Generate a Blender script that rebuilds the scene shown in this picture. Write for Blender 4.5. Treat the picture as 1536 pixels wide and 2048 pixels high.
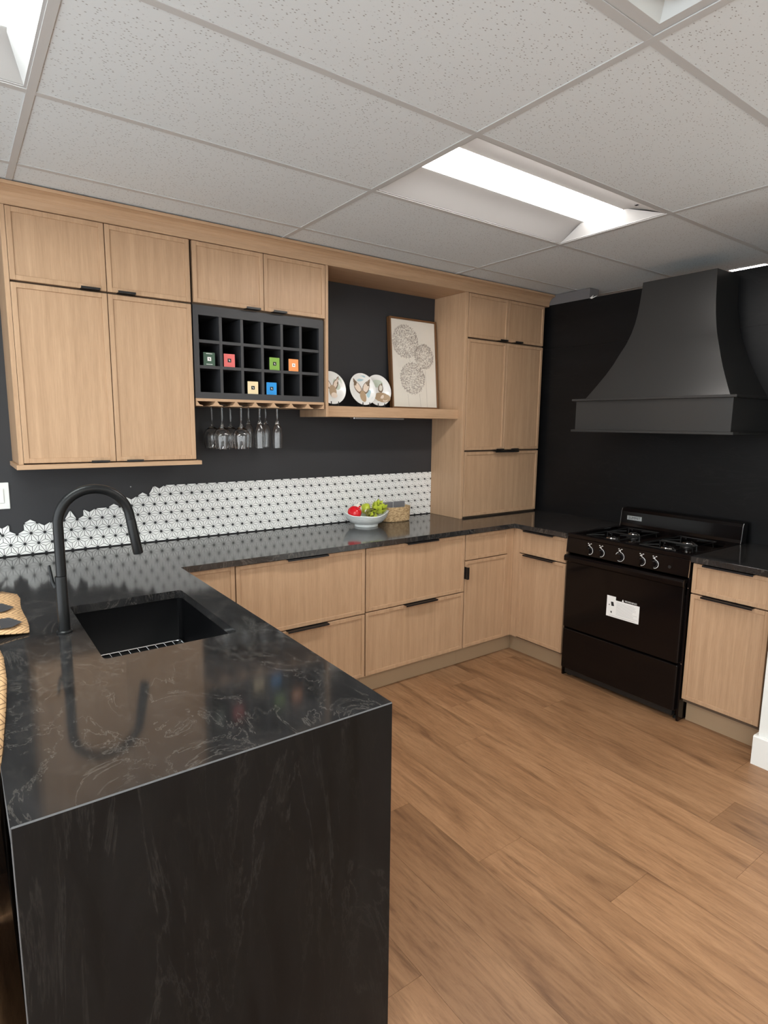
import bpy, bmesh, math, random
from mathutils import Vector, Matrix
from mathutils.geometry import tessellate_polygon

for o in list(bpy.data.objects):
    bpy.data.objects.remove(o, do_unlink=True)
scene = bpy.context.scene
COL = scene.collection
random.seed(7)

# ------------------------------------------------------------------ camera
CX, CY, CZ = -3.6854, -3.3201, 1.5695
YAW, PITCH, ROLL, FPX = 0.6297, -0.1483, 0.0114, 1188.06
cam_d = bpy.data.cameras.new('camera')
cam = bpy.data.objects.new('camera', cam_d)
COL.objects.link(cam)
scene.camera = cam
fwd = Vector((math.sin(YAW) * math.cos(PITCH), math.cos(YAW) * math.cos(PITCH), math.sin(PITCH)))
rgt = Vector((math.cos(YAW), -math.sin(YAW), 0))
upv = rgt.cross(fwd)
r2 = math.cos(ROLL) * rgt + math.sin(ROLL) * upv
u2 = -math.sin(ROLL) * rgt + math.cos(ROLL) * upv
M = Matrix((r2, u2, -fwd)).transposed().to_4x4()
M.translation = Vector((CX, CY, CZ))
cam.matrix_world = M
cam_d.sensor_fit = 'VERTICAL'
cam_d.sensor_height = 36.0
cam_d.lens = FPX / 2048.0 * 36.0
cam_d.clip_start = 0.01
cam_d.clip_end = 60

# ------------------------------------------------------------------ world and exposure
world = bpy.data.worlds.new('world')
scene.world = world
world.use_nodes = True
wb = world.node_tree.nodes['Background']
wb.inputs[0].default_value = (0.90, 0.96, 1.0, 1)
wb.inputs[1].default_value = 1.95
scene.view_settings.view_transform = 'Standard'
scene.view_settings.look = 'None'
scene.view_settings.gamma = 1.0
scene.view_settings.use_curve_mapping = False
scene.view_settings.exposure = 1.08
LAMP = 13.0            # radiance of the troffer lenses

# ------------------------------------------------------------------ materials
MATS = {}


def newmat(name, col=(0.5, 0.5, 0.5), rough=0.5, metal=0.0, spec=0.5, **kw):
    m = bpy.data.materials.new(name)
    m.use_nodes = True
    b = m.node_tree.nodes['Principled BSDF']
    b.inputs['Base Color'].default_value = (*col, 1)
    b.inputs['Roughness'].default_value = rough
    b.inputs['Metallic'].default_value = metal
    b.inputs['Specular IOR Level'].default_value = spec
    for k, v in kw.items():
        b.inputs[k.replace('_', ' ')].default_value = v
    MATS[name] = m
    return m


def nt(m):
    return m.node_tree.nodes, m.node_tree.links, m.node_tree.nodes['Principled BSDF']


def coords(m, scale, rnd=True, rot=(0, 0, 0)):
    """object coordinates, shifted per object so that no two boards share a grain"""
    N, L, b = nt(m)
    tc = N.new('ShaderNodeTexCoord')
    mp = N.new('ShaderNodeMapping')
    mp.inputs['Scale'].default_value = scale
    mp.inputs['Rotation'].default_value = rot
    L.new(tc.outputs['Object'], mp.inputs['Vector'])
    if rnd:
        oi = N.new('ShaderNodeObjectInfo')
        mu = N.new('ShaderNodeMath')
        mu.operation = 'MULTIPLY'
        mu.inputs[1].default_value = 37.0
        L.new(oi.outputs['Random'], mu.inputs[0])
        cb = N.new('ShaderNodeCombineXYZ')
        for i in range(3):
            L.new(mu.outputs[0], cb.inputs[i])
        L.new(cb.outputs[0], mp.inputs['Location'])
    return mp.outputs['Vector']


def ramp(m, fac, stops, interp='LINEAR'):
    N, L, b = nt(m)
    r = N.new('ShaderNodeValToRGB')
    cr = r.color_ramp
    cr.interpolation = interp
    while len(cr.elements) < len(stops):
        cr.elements.new(0.5)
    for e, (p, c) in zip(cr.elements, stops):
        e.position = p
        e.color = (*c, 1) if len(c) == 3 else c
    L.new(fac, r.inputs['Fac'])
    return r.outputs['Color']


def noise(m, vec, scale, detail=4, rough=0.55, dist=0.0):
    N, L, b = nt(m)
    n = N.new('ShaderNodeTexNoise')
    n.inputs['Scale'].default_value = scale
    n.inputs['Detail'].default_value = detail
    n.inputs['Roughness'].default_value = rough
    n.inputs['Distortion'].default_value = dist
    L.new(vec, n.inputs['Vector'])
    return n.outputs['Fac']


def mix(m, a, b_, fac, mode='MIX'):
    N, L, b = nt(m)
    x = N.new('ShaderNodeMix')
    x.data_type = 'RGBA'
    x.blend_type = mode
    for s, v in ((6, a), (7, b_)):
        if isinstance(v, tuple):
            x.inputs[s].default_value = (*v, 1)
        else:
            L.new(v, x.inputs[s])
    if isinstance(fac, float):
        x.inputs[0].default_value = fac
    else:
        L.new(fac, x.inputs[0])
    return x.outputs[2]


def bump(m, h, strength=0.1, dist=0.002):
    N, L, b = nt(m)
    bp = N.new('ShaderNodeBump')
    bp.inputs['Strength'].default_value = strength
    bp.inputs['Distance'].default_value = dist
    L.new(h, bp.inputs['Height'])
    L.new(bp.outputs[0], b.inputs['Normal'])


def wood(name, dark, light, scale, rough=0.42):
    m = newmat(name, light, rough, spec=0.35)
    N, L, b = nt(m)
    v = coords(m, scale)
    big = noise(m, v, 0.9, 3, 0.5, 0.4)
    fine = noise(m, v, 6.0, 6, 0.7, 0.2)
    c1 = ramp(m, big, [(0.3, dark), (0.7, light)])
    c2 = ramp(m, fine, [(0.34, (0.76, 0.73, 0.69)), (0.6, (1, 1, 1))])
    L.new(mix(m, c1, c2, 0.55, 'MULTIPLY'), b.inputs['Base Color'])
    bump(m, fine, 0.12, 0.001)
    return m


OAK_D, OAK_L = (0.440, 0.278, 0.166), (0.520, 0.338, 0.207)
wood('oak_upright', OAK_D, OAK_L, (42, 42, 1.6))
wood('oak_lengthwise', OAK_D, OAK_L, (1.6, 42, 42))
newmat('toe_kick_board', (0.37, 0.255, 0.155), 0.55)
newmat('cabinet_core', (0.10, 0.065, 0.04), 0.8)
newmat('black_handle', (0.006, 0.006, 0.007), 0.35)
newmat('charcoal_paint', (0.033, 0.033, 0.036), 0.55, spec=0.35)
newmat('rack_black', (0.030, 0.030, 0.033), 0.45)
newmat('shade_black', (0.004, 0.004, 0.005), 0.7)  # blacker copy of the rack paint, interior shade put into the colour
newmat('white_wall_paint', (0.78, 0.79, 0.76), 0.6)
newmat('white_trim', (0.80, 0.80, 0.77), 0.35)
newmat('grid_white', (0.50, 0.50, 0.495), 0.5)
newmat('fixture_white', (0.46, 0.455, 0.45), 0.85, spec=0.05)
newmat('diffuser_white', (0.55, 0.58, 0.58), 0.5)
newmat('soffit_grey', (0.15, 0.14, 0.14), 0.7)
newmat('grout', (0.02, 0.02, 0.022), 0.85)
newmat('mosaic_white', (0.86, 0.86, 0.84), 0.18)
newmat('matte_black', (0.008, 0.0085, 0.009), 0.34, spec=0.28)
newmat('sink_black', (0.0025, 0.0025, 0.003), 0.38, spec=0.2)
newmat('chrome', (0.75, 0.75, 0.76), 0.12, 1.0)
newmat('steel', (0.55, 0.55, 0.56), 0.28, 1.0)
newmat('mitre_highlight_grey', (0.10, 0.10, 0.103), 0.6)  # paler than the stone: edge highlight put into the colour
newmat('hood_paint', (0.022, 0.0215, 0.021), 0.29, spec=0.7)
newmat('enamel_black', (0.0045, 0.0032, 0.0032), 0.10, spec=0.28)
newmat('iron_black', (0.008, 0.008, 0.008), 0.45)
newmat('label_white', (0.82, 0.81, 0.79), 0.5)
newmat('print_black', (0.01, 0.01, 0.01), 0.6)
newmat('print_grey', (0.45, 0.45, 0.45), 0.7)
newmat('badge_silver', (0.55, 0.57, 0.58), 0.35, 0.6)
newmat('glass', (1, 1, 1), 0.0, spec=0.5, Transmission_Weight=1.0, IOR=1.48)
newmat('porcelain', (0.84, 0.84, 0.82), 0.2)
newmat('frame_wood', (0.16, 0.075, 0.028), 0.4)
newmat('paper_cream', (0.76, 0.72, 0.64), 0.8)
newmat('ink_brown', (0.42, 0.37, 0.33), 0.8)
newmat('ink_stem', (0.52, 0.48, 0.43), 0.8)
newmat('hare_brown', (0.44, 0.31, 0.19), 0.5)
newmat('hare_dark', (0.20, 0.14, 0.09), 0.5)
newmat('hare_pink', (0.80, 0.67, 0.56), 0.5)
newmat('wash_blue', (0.42, 0.60, 0.66), 0.4)
newmat('wash_green', (0.55, 0.62, 0.52), 0.4)
newmat('pepper_red', (0.62, 0.012, 0.02), 0.18)
newmat('leaf_green', (0.16, 0.22, 0.03), 0.4)
newmat('lime_green', (0.50, 0.58, 0.05), 0.3)
newmat('olive_green', (0.20, 0.21, 0.04), 0.5)
newmat('garlic_white', (0.82, 0.78, 0.70), 0.5)
newmat('slate_grey', (0.17, 0.17, 0.18), 0.6)
newmat('switch_white', (0.80, 0.81, 0.78), 0.35)
newmat('dark_line', (0.02, 0.015, 0.012), 0.8)
for nm, c in (('box_forest', (0.03, 0.075, 0.045)), ('box_coral', (0.72, 0.14, 0.13)), ('box_lime', (0.20, 0.38, 0.05)),
              ('box_orange', (0.85, 0.30, 0.09)), ('box_cream', (0.82, 0.66, 0.40)), ('box_blue', (0.01, 0.27, 0.68))):
    newmat(nm, c, 0.4)
newmat('box_black', (0.01, 0.01, 0.01), 0.4)


def build_stone(name, rough, lo, vein, amt, stretch, spec=0.6):
    m = newmat(name, lo, rough, spec=spec)
    N, L, b = nt(m)
    v = coords(m, stretch, rnd=False, rot=(0, 0, 0.5))
    cloud = noise(m, v, 1.6, 6, 0.6, 0.8)
    c0 = ramp(m, cloud, [(0.3, lo), (0.75, tuple(x * 2.2 for x in lo))])

    def veins(scale, width, dist, lo_, hi_):
        w = noise(m, v, scale, 8, 0.66, dist)
        a = N.new('ShaderNodeMath'); a.operation = 'SUBTRACT'; a.inputs[1].default_value = 0.5
        L.new(w, a.inputs[0])
        ab = N.new('ShaderNodeMath'); ab.operation = 'ABSOLUTE'
        L.new(a.outputs[0], ab.inputs[0])
        line = ramp(m, ab.outputs[0], [(0.0, (1, 1, 1)), (width * 0.35, (0.45, 0.45, 0.45)), (width, (0, 0, 0))])
        patch = ramp(m, noise(m, v, scale * 1.7, 4, 0.6), [(lo_, (0, 0, 0)), (hi_, (1, 1, 1))])
        return mix(m, line, patch, 1.0, 'MULTIPLY')
    f1 = veins(1.3, 0.014, 0.9, 0.26, 0.55)
    f2 = veins(2.7, 0.024, 0.7, 0.34, 0.60)
    speck = ramp(m, noise(m, v, 34, 4, 0.7), [(0.56, (0, 0, 0)), (0.75, (1, 1, 1))])
    pt = ramp(m, noise(m, v, 2.0, 4, 0.6), [(0.45, (0, 0, 0)), (0.70, (1, 1, 1))])
    f3 = mix(m, speck, pt, 1.0, 'MULTIPLY')
    c1 = mix(m, c0, vein, f1)
    half = tuple(x * 0.55 for x in vein)

    def sc(x, k):
        bw = N.new('ShaderNodeRGBToBW'); L.new(x, bw.inputs[0])
        d = N.new('ShaderNodeMath'); d.operation = 'MULTIPLY'; d.inputs[1].default_value = k
        L.new(bw.outputs[0], d.inputs[0])
        return d.outputs[0]
    c2 = mix(m, c1, half, sc(f2, 0.8))
    L.new(mix(m, c2, half, sc(f3, amt)), b.inputs['Base Color'])
    return m


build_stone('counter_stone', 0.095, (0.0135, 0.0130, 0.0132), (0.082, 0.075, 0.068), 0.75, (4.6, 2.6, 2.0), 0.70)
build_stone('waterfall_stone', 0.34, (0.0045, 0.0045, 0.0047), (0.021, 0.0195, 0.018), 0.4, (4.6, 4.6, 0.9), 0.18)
build_stone('slab_stone', 0.38, (0.0032, 0.0032, 0.0036), (0.010, 0.010, 0.010), 0.1, (1.0, 1.0, 3.5), 0.25)

# floor planks: oak-look vinyl, grain along y
m = newmat('plank_oak', (0.45, 0.25, 0.12), 0.42, spec=0.4)
N, L, b = nt(m)
v = coords(m, (10, 1.15, 10))
g1 = noise(m, v, 1.0, 6, 0.62, 0.9)
g2 = noise(m, v, 7.5, 7, 0.75, 0.4)
v2 = coords(m, (8, 0.8, 8))
g3 = noise(m, v2, 1.6, 4, 0.6, 1.5)
ca = ramp(m, g1, [(0.30, (0.185, 0.094, 0.047)), (0.45, (0.300, 0.162, 0.082)), (0.68, (0.390, 0.222, 0.118))])
cb = ramp(m, g2, [(0.34, (0.56, 0.51, 0.47)), (0.56, (1, 1, 1))])
cc = ramp(m, g3, [(0.27, (0.45, 0.41, 0.38)), (0.42, (1, 1, 1))])
c = mix(m, ca, cb, 0.65, 'MULTIPLY')
c = mix(m, c, cc, 0.8, 'MULTIPLY')
oi = N.new('ShaderNodeObjectInfo')
tint = ramp(m, oi.outputs['Random'], [(0.0, (0.86, 0.84, 0.82)), (0.5, (1.0, 0.98, 0.95)), (1.0, (1.08, 1.05, 1.02))])
L.new(mix(m, c, tint, 1.0, 'MULTIPLY'), b.inputs['Base Color'])
bump(m, g2, 0.10, 0.001)

# mineral-fibre ceiling tile with small fissures
m = newmat('ceiling_tile', (0.665, 0.70, 0.715), 0.9, spec=0.1)
N, L, b = nt(m)
v = coords(m, (1, 1, 1))
wob = noise(m, v, 30, 2)
vs = coords(m, (85, 150, 60), rot=(0, 0, 0.5))
vo = N.new('ShaderNodeTexVoronoi'); vo.inputs['Scale'].default_value = 1.0; vo.inputs['Randomness'].default_value = 1.0
L.new(vs, vo.inputs['Vector'])
hole = ramp(m, vo.outputs['Distance'], [(0.14, (1, 1, 1)), (0.30, (0, 0, 0))])
sel = N.new('ShaderNodeRGBToBW'); L.new(vo.outputs['Color'], sel.inputs[0])
keep = ramp(m, sel.outputs[0], [(0.42, (0, 0, 0)), (0.52, (1, 1, 1))])
hk = mix(m, hole, keep, 1.0, 'MULTIPLY')
L.new(mix(m, (0.665, 0.70, 0.715), (0.30, 0.29, 0.28), hk), b.inputs['Base Color'])

# woven seagrass
m = newmat('seagrass', (0.55, 0.38, 0.20), 0.8)
N, L, b = nt(m)
v = coords(m, (60, 60, 150), rnd=False)
nn = noise(m, v, 1.0, 3, 0.6)
L.new(ramp(m, nn, [(0.35, (0.33, 0.20, 0.09)), (0.6, (0.66, 0.47, 0.26))]), b.inputs['Base Color'])
bump(m, nn, 0.6, 0.004)

# glazed white bowl
m = newmat('bowl_glaze', (0.74, 0.78, 0.76), 0.3)
N, L, b = nt(m)
v = coords(m, (18, 18, 60), rnd=False)
nn = noise(m, v, 1.0, 3)
L.new(ramp(m, nn, [(0.35, (0.74, 0.77, 0.75)), (0.6, (0.88, 0.90, 0.88))]), b.inputs['Base Color'])
bump(m, nn, 0.3, 0.003)

# printed kraft cardboard: chevron lines
m = newmat('kraft_print', (0.66, 0.42, 0.22), 0.75)
N, L, b = nt(m)
tc = N.new('ShaderNodeTexCoord')
sp = N.new('ShaderNodeSeparateXYZ')
uvn = N.new('ShaderNodeUVMap')
L.new(uvn.outputs[0], sp.inputs[0])


def mth(op, a, b_=None, v=None):
    n = N.new('ShaderNodeMath'); n.operation = op
    L.new(a, n.inputs[0])
    if b_ is not None:
        L.new(b_, n.inputs[1])
    elif v is not None:
        n.inputs[1].default_value = v
    return n.outputs[0]


zig = mth('PINGPONG', mth('MULTIPLY', sp.outputs['Y'], v=1.0), v=0.055)
q = mth('ADD', mth('MULTIPLY', zig, v=0.6), sp.outputs['X'])
fr = mth('FRACT', mth('MULTIPLY', q, v=62.0))
ln = mth('LESS_THAN', fr, v=0.20)
L.new(mix(m, (0.66, 0.42, 0.22), (0.22, 0.12, 0.055), ln), b.inputs['Base Color'])
newmat('kraft_plain', (0.60, 0.40, 0.22), 0.8)
newmat('kraft_ink', (0.045, 0.045, 0.05), 0.6)

# troffer lens: gives off light
for nm, colr, k in (('lens_warm', (1.0, 0.95, 0.90), 1.0), ('lens_cool', (0.93, 1.0, 0.97), 1.25)):
    m = bpy.data.materials.new(nm)
    m.use_nodes = True
    N = m.node_tree.nodes
    for n in list(N):
        N.remove(n)
    e = N.new('ShaderNodeEmission')
    e.inputs[0].default_value = (*colr, 1)
    e.inputs[1].default_value = LAMP * k
    o = N.new('ShaderNodeOutputMaterial')
    m.node_tree.links.new(e.outputs[0], o.inputs[0])
    MATS[nm] = m


# ------------------------------------------------------------------ mesh helpers
class MB:
    def __init__(self):
        self.v, self.f, self.uv = [], [], None

    def add(self, vs, fs):
        k = len(self.v)
        self.v += [tuple(p) for p in vs]
        self.f += [tuple(i + k for i in f) for f in fs]
        return self

    def box(self, x0, x1, y0, y1, z0, z1):
        return self.add([(x, y, z) for z in (z0, z1) for y in (y0, y1) for x in (x0, x1)],
                        [(0, 2, 3, 1), (4, 5, 7, 6), (0, 1, 5, 4), (2, 6, 7, 3), (0, 4, 6, 2), (1, 3, 7, 5)])

    def fbox(self, F, u0, u1, d0, d1, w0, w1):
        return self.add([F(u, d, w) for w in (w0, w1) for d in (d0, d1) for u in (u0, u1)],
                        [(0, 2, 3, 1), (4, 5, 7, 6), (0, 1, 5, 4), (2, 6, 7, 3), (0, 4, 6, 2), (1, 3, 7, 5)])

    def prism(self, poly, a, b_, to):
        """poly: list of 2-D points, extruded between a and b; to(p, t) -> 3-D"""
        n = len(poly)
        vs = [to(p, a) for p in poly] + [to(p, b_) for p in poly]
        fs = [tuple(range(n - 1, -1, -1)), tuple(range(n, 2 * n))]
        fs += [(i, (i + 1) % n, n + (i + 1) % n, n + i) for i in range(n)]
        return self.add(vs, fs)

    def holed(self, outer, holes, z0, z1):
        loops = [outer] + holes
        pts = [p for l in loops for p in l]
        tri = tessellate_polygon([[Vector((p[0], p[1], 0)) for p in l] for l in loops])
        n = len(pts)
        vs = [(p[0], p[1], z0) for p in pts] + [(p[0], p[1], z1) for p in pts]
        fs = [tuple(t) for t in tri] + [tuple(i + n for i in t) for t in tri]
        k = 0
        for l in loops:
            for i in range(len(l)):
                a, b_ = k + i, k + (i + 1) % len(l)
                fs.append((a, b_, b_ + n, a + n))
            k += len(l)
        return self.add(vs, fs)

    def lathe(self, prof, c, n=24, axis='z', arc=None):
        vs, fs = [], []
        m_ = len(prof)
        for i in range(n):
            t = 2 * math.pi * i / n
            for (r, h) in prof:
                p = (r * math.cos(t), r * math.sin(t), h)
                if axis == 'x':
                    p = (p[2], p[0], p[1])
                elif axis == 'y':
                    p = (p[0], p[2], p[1])
                vs.append((c[0] + p[0], c[1] + p[1], c[2] + p[2]))
        for i in range(n):
            j = (i + 1) % n
            for k in range(m_ - 1):
                fs.append((i * m_ + k, j * m_ + k, j * m_ + k + 1, i * m_ + k + 1))
        if prof[0][0] > 1e-6:
            fs.append(tuple(i * m_ for i in range(n))[::-1])
        if prof[-1][0] > 1e-6:
            fs.append(tuple(i * m_ + m_ - 1 for i in range(n)))
        return self.add(vs, fs)

    def tube(self, path, r, n=10, cap=True):
        P = [Vector(p) for p in path]
        R = r if isinstance(r, (list, tuple)) else [r] * len(P)
        vs, fs = [], []
        prev = None
        for i, p in enumerate(P):
            t = (P[min(i + 1, len(P) - 1)] - P[max(i - 1, 0)]).normalized()
            if prev is None:
                a = Vector((0, 0, 1)) if abs(t.z) < 0.9 else Vector((1, 0, 0))
                s = t.cross(a).normalized()
            else:
                s = (prev - t * prev.dot(t)).normalized()
            prev = s
            w = t.cross(s)
            for k in range(n):
                th = 2 * math.pi * k / n
                vs.append(p + (s * math.cos(th) + w * math.sin(th)) * R[i])
        for i in range(len(P) - 1):
            for k in range(n):
                k2 = (k + 1) % n
                fs.append((i * n + k, i * n + k2, (i + 1) * n + k2, (i + 1) * n + k))
        if cap:
            fs.append(tuple(range(n))[::-1])
            fs.append(tuple((len(P) - 1) * n + k for k in range(n)))
        return self.add(vs, fs)

    def build(self, name, mat, parent=None, bevel=0.0, smooth=False, seg=1, merge=True):
        off = Vector(parent_base(parent)) if parent else Vector((0, 0, 0))
        me = bpy.data.meshes.new(name)
        me.from_pydata([tuple(Vector(p) - off) for p in self.v], [], self.f)
        bm = bmesh.new()
        bm.from_mesh(me)
        if merge:
            bmesh.ops.remove_doubles(bm, verts=bm.verts, dist=1e-6)
        bmesh.ops.recalc_face_normals(bm, faces=bm.faces)
        bm.to_mesh(me)
        bm.free()
        if smooth:
            me.shade_smooth()
            me.set_sharp_from_angle(angle=math.radians(38))
        me.materials.append(MATS[mat])
        o = bpy.data.objects.new(name, me)
        COL.objects.link(o)
        if parent:
            o.parent = parent
        if bevel:
            bv = o.modifiers.new('bevel', 'BEVEL')
            bv.width = bevel
            bv.segments = seg
            bv.limit_method = 'ANGLE'
            bv.harden_normals = False
        return o


BASE = {}


def parent_base(o):
    p = Vector((0, 0, 0))
    while o:
        p += Vector(o.location)
        o = o.parent
    return p


def tag(o, label, cat, group=None):
    o['label'] = label
    o['category'] = cat
    if group:
        o['group'] = group
    return o


def thing(name, label, cat, loc, group=None):
    o = bpy.data.objects.new(name, None)
    o.empty_display_size = 0.05
    COL.objects.link(o)
    o.location = loc
    return tag(o, label, cat, group)


def struct(o):
    o['kind'] = 'structure'
    return o


def rebase(o, loc):
    """move a single-mesh thing's origin to its base"""
    l = Vector(loc)
    o.data.transform(Matrix.Translation(-l))
    o.location = l
    return o


def text_mb(s, size):
    cu = bpy.data.curves.new('t', 'FONT')
    cu.body = s
    cu.size = size
    cu.align_x = 'CENTER'
    cu.align_y = 'CENTER'
    ob = bpy.data.objects.new('t', cu)
    COL.objects.link(ob)
    dg = bpy.context.evaluated_depsgraph_get()
    me = bpy.data.meshes.new_from_object(ob.evaluated_get(dg))
    vs = [tuple(v.co) for v in me.vertices]
    fs = [tuple(p.vertices) for p in me.polygons]
    bpy.data.objects.remove(ob, do_unlink=True)
    return vs, fs


def FY(face):      # front facing -y: u = x, d outwards, w = z
    return lambda u, d, w: (u, face - d, w)


def FX(face):      # front facing -x: u = y
    return lambda u, d, w: (face - d, u, w)


ZC = 2.5175
# ================================================================== SETTING
# ---- floor
fl = struct(MB().box(-5.32, 2.9, -6.6, 0.0, -0.06, -0.011).build('floor', 'plank_oak'))
PW, PL = 0.2275, 1.52
joints = {-1.7945: -1.335, -2.2495: -1.96, -2.022: -2.345, -1.3395: -2.338, -2.477: -1.55, -2.932: -2.185}
x = -1.567 + 7 * PW
k = 0
while x > -5.2:
    x0, x1 = max(x - PW, -5.2), min(x, 0.02)
    j0 = None
    for key, val in joints.items():
        if abs(key - (x - PW)) < 0.02:
            j0 = val
    if j0 is None:
        j0 = -0.4 - ((k * 0.61) % PL)
    y = j0
    while y < 0:
        y += PL
    if x0 < x1 - 0.02:
        while y > -6.5:
            ya, yb = max(y - PL, -6.55), min(y, -0.01)
            if yb - ya > 0.02:
                p = MB().box(x0 + 0.0004, x1 - 0.0004, ya + 0.0004, yb - 0.0004, -0.011, 0.0).build('floor_plank', 'plank_oak', fl)
                c0 = Vector(((x0 + x1) / 2, (ya + yb) / 2, 0))
                p.data.transform(Matrix.Translation(-c0)); p.location = c0
            y -= PL
    x -= PW
    k += 1

# ---- walls
wall_back = struct(MB().box(-5.32, 2.9, 0.0, 0.12, -0.01, 2.62).build('wall_back', 'charcoal_paint'))
wl = MB().box(-5.32, -5.20, -0.7, 0.0, -0.01, 2.62)  # unseen wall, left open to let added daylight brighten the ceiling
wl.box(-5.32, -5.20, -6.48, -0.7, -0.01, 0.10)
wl.box(-5.32, -5.20, -6.48, -0.7, 2.50, 2.62)
struct(wl.build('wall_left', 'white_wall_paint', merge=False))
struct(MB().box(-5.32, 2.9, -6.6, -6.48, -0.01, 2.62).build('wall_front', 'white_wall_paint'))
w1 = MB()
for yy in (-6.47, -5.04, -3.61, -2.18, -0.745):
    w1.box(-5.28, -5.23, yy, yy + 0.04, 0.10, 2.50)
struct(w1.build('added_window_1', 'print_black', merge=False))  # unseen glazing bars of the opening added for fill light
struct(MB().box(2.8, 2.9, -6.6, 0.0, -0.01, 2.62).build('wall_far_right', 'white_wall_paint'))
wr = MB().box(0.012, 0.10, -2.30, 0.0, 0.0, 2.440)
wall_right = struct(wr.build('wall_right', 'charcoal_paint'))
struct(MB().box(0.0, 0.10, -0.665, -0.004, 2.4475, 2.5165).build('trim_3', 'soffit_grey'))
MB().box(0.0, 0.012, -2.258, -0.001, 0.0, 2.1295).build('stone_slab', 'slab_stone', wall_right)
MB().box(0.0, 0.012, -2.258, -0.001, 2.1300, 2.447).build('stone_slab', 'slab_stone', wall_right)
# torn scrap of white tape on top of the slab wall
sc = MB()
sc.add([(-0.002, -0.668, 2.448), (-0.004, -0.700, 2.462), (-0.003, -0.688, 2.449), (-0.004, -0.735, 2.455), (-0.002, -0.684, 2.440)],
       [(0, 2, 1), (0, 4, 2), (2, 4, 3)])
so = sc.build('tape_scrap', 'label_white')
sd = so.modifiers.new('s', 'SOLIDIFY'); sd.thickness = 0.001
tag(rebase(so, (-0.003, -0.69, 2.44)), 'tiny torn white tape scrap on top of the black slab wall', 'tape')
struct(MB().box(-0.725, 0.10, -6.48, -2.258, 0.0, 2.5165).build('wall_return', 'white_wall_paint'))
bb = MB()
bb.prism([(-0.7253, 0.0), (-0.742, 0.0), (-0.742, 0.136), (-0.739, 0.141), (-0.7253, 0.143)], -6.47, -2.2425, lambda p, t: (p[0], t, p[1]))
bb.prism([(-2.2578, 0.0), (-2.2425, 0.0), (-2.2425, 0.141), (-2.2578, 0.143)], -0.7253, -0.58, lambda p, t: (t, p[0], p[1]))
struct(bb.build('baseboard_right', 'white_trim'))

# ---- suspended ceiling
GX, GY, TX, TY = -2.1939, -0.5524, 1.2192, 0.6096
ceil = struct(MB().box(-5.32, 2.9, -6.6, 0.12, 2.64, 2.70).build('ceiling', 'white_wall_paint'))
LIGHTS = {(i, j) for i in (-2, 0, 2) for j in (1, 5, 9)}
DIFF = {(-1, 3)}
xr = [max(-5.20, min(2.8, GX + TX * i)) for i in range(-4, 6)]
for i in range(-4, 5):
    for j in range(-1, 10):
        xa, xb = max(-5.20, GX + TX * i), min(2.8, GX + TX * (i + 1))
        yb, ya = min(0.0, GY - TY * j), max(-6.48, GY - TY * (j + 1))
        if xb - xa < 0.03 or yb - ya < 0.03 or (i, j) in LIGHTS:
            continue
        if (i, j) in DIFF:
            xb = xa + 0.597
        if yb > -0.01:
            yb = -0.001
        t = MB().box(xa + 0.003, xb - 0.003, ya + 0.003, yb - 0.003, ZC + 0.003, ZC + 0.016).build('ceiling_tile', 'ceiling_tile', ceil)
        c0 = Vector(((xa + xb) / 2, (ya + yb) / 2, ZC))
        t.data.transform(Matrix.Translation(-c0)); t.location = c0
HB = 0.012
for i in range(-3, 5):
    x = GX + TX * i
    if -5.1 < x < 2.78:
        MB().box(x - HB, x + HB, -6.48, -0.002, ZC, ZC + 0.003).build('grid_main_tee', 'grid_white', ceil)
for j in range(0, 10):
    y = GY - TY * j
    for i in range(-4, 5):
        xa, xb = max(-5.19, GX + TX * i + HB), min(2.79, GX + TX * (i + 1) - HB)
        if xb > xa + 0.05:
            MB().box(xa, xb, y - HB, y + HB, ZC + 0.0003, ZC + 0.003).build('grid_cross_tee', 'grid_white', ceil)
MB().box(GX - TX + 0.597 - HB, GX - TX + 0.597 + HB, GY - 4 * TY + HB, GY - 3 * TY - HB, ZC + 0.0003, ZC + 0.003).build('grid_cross_tee', 'grid_white', ceil)


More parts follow.
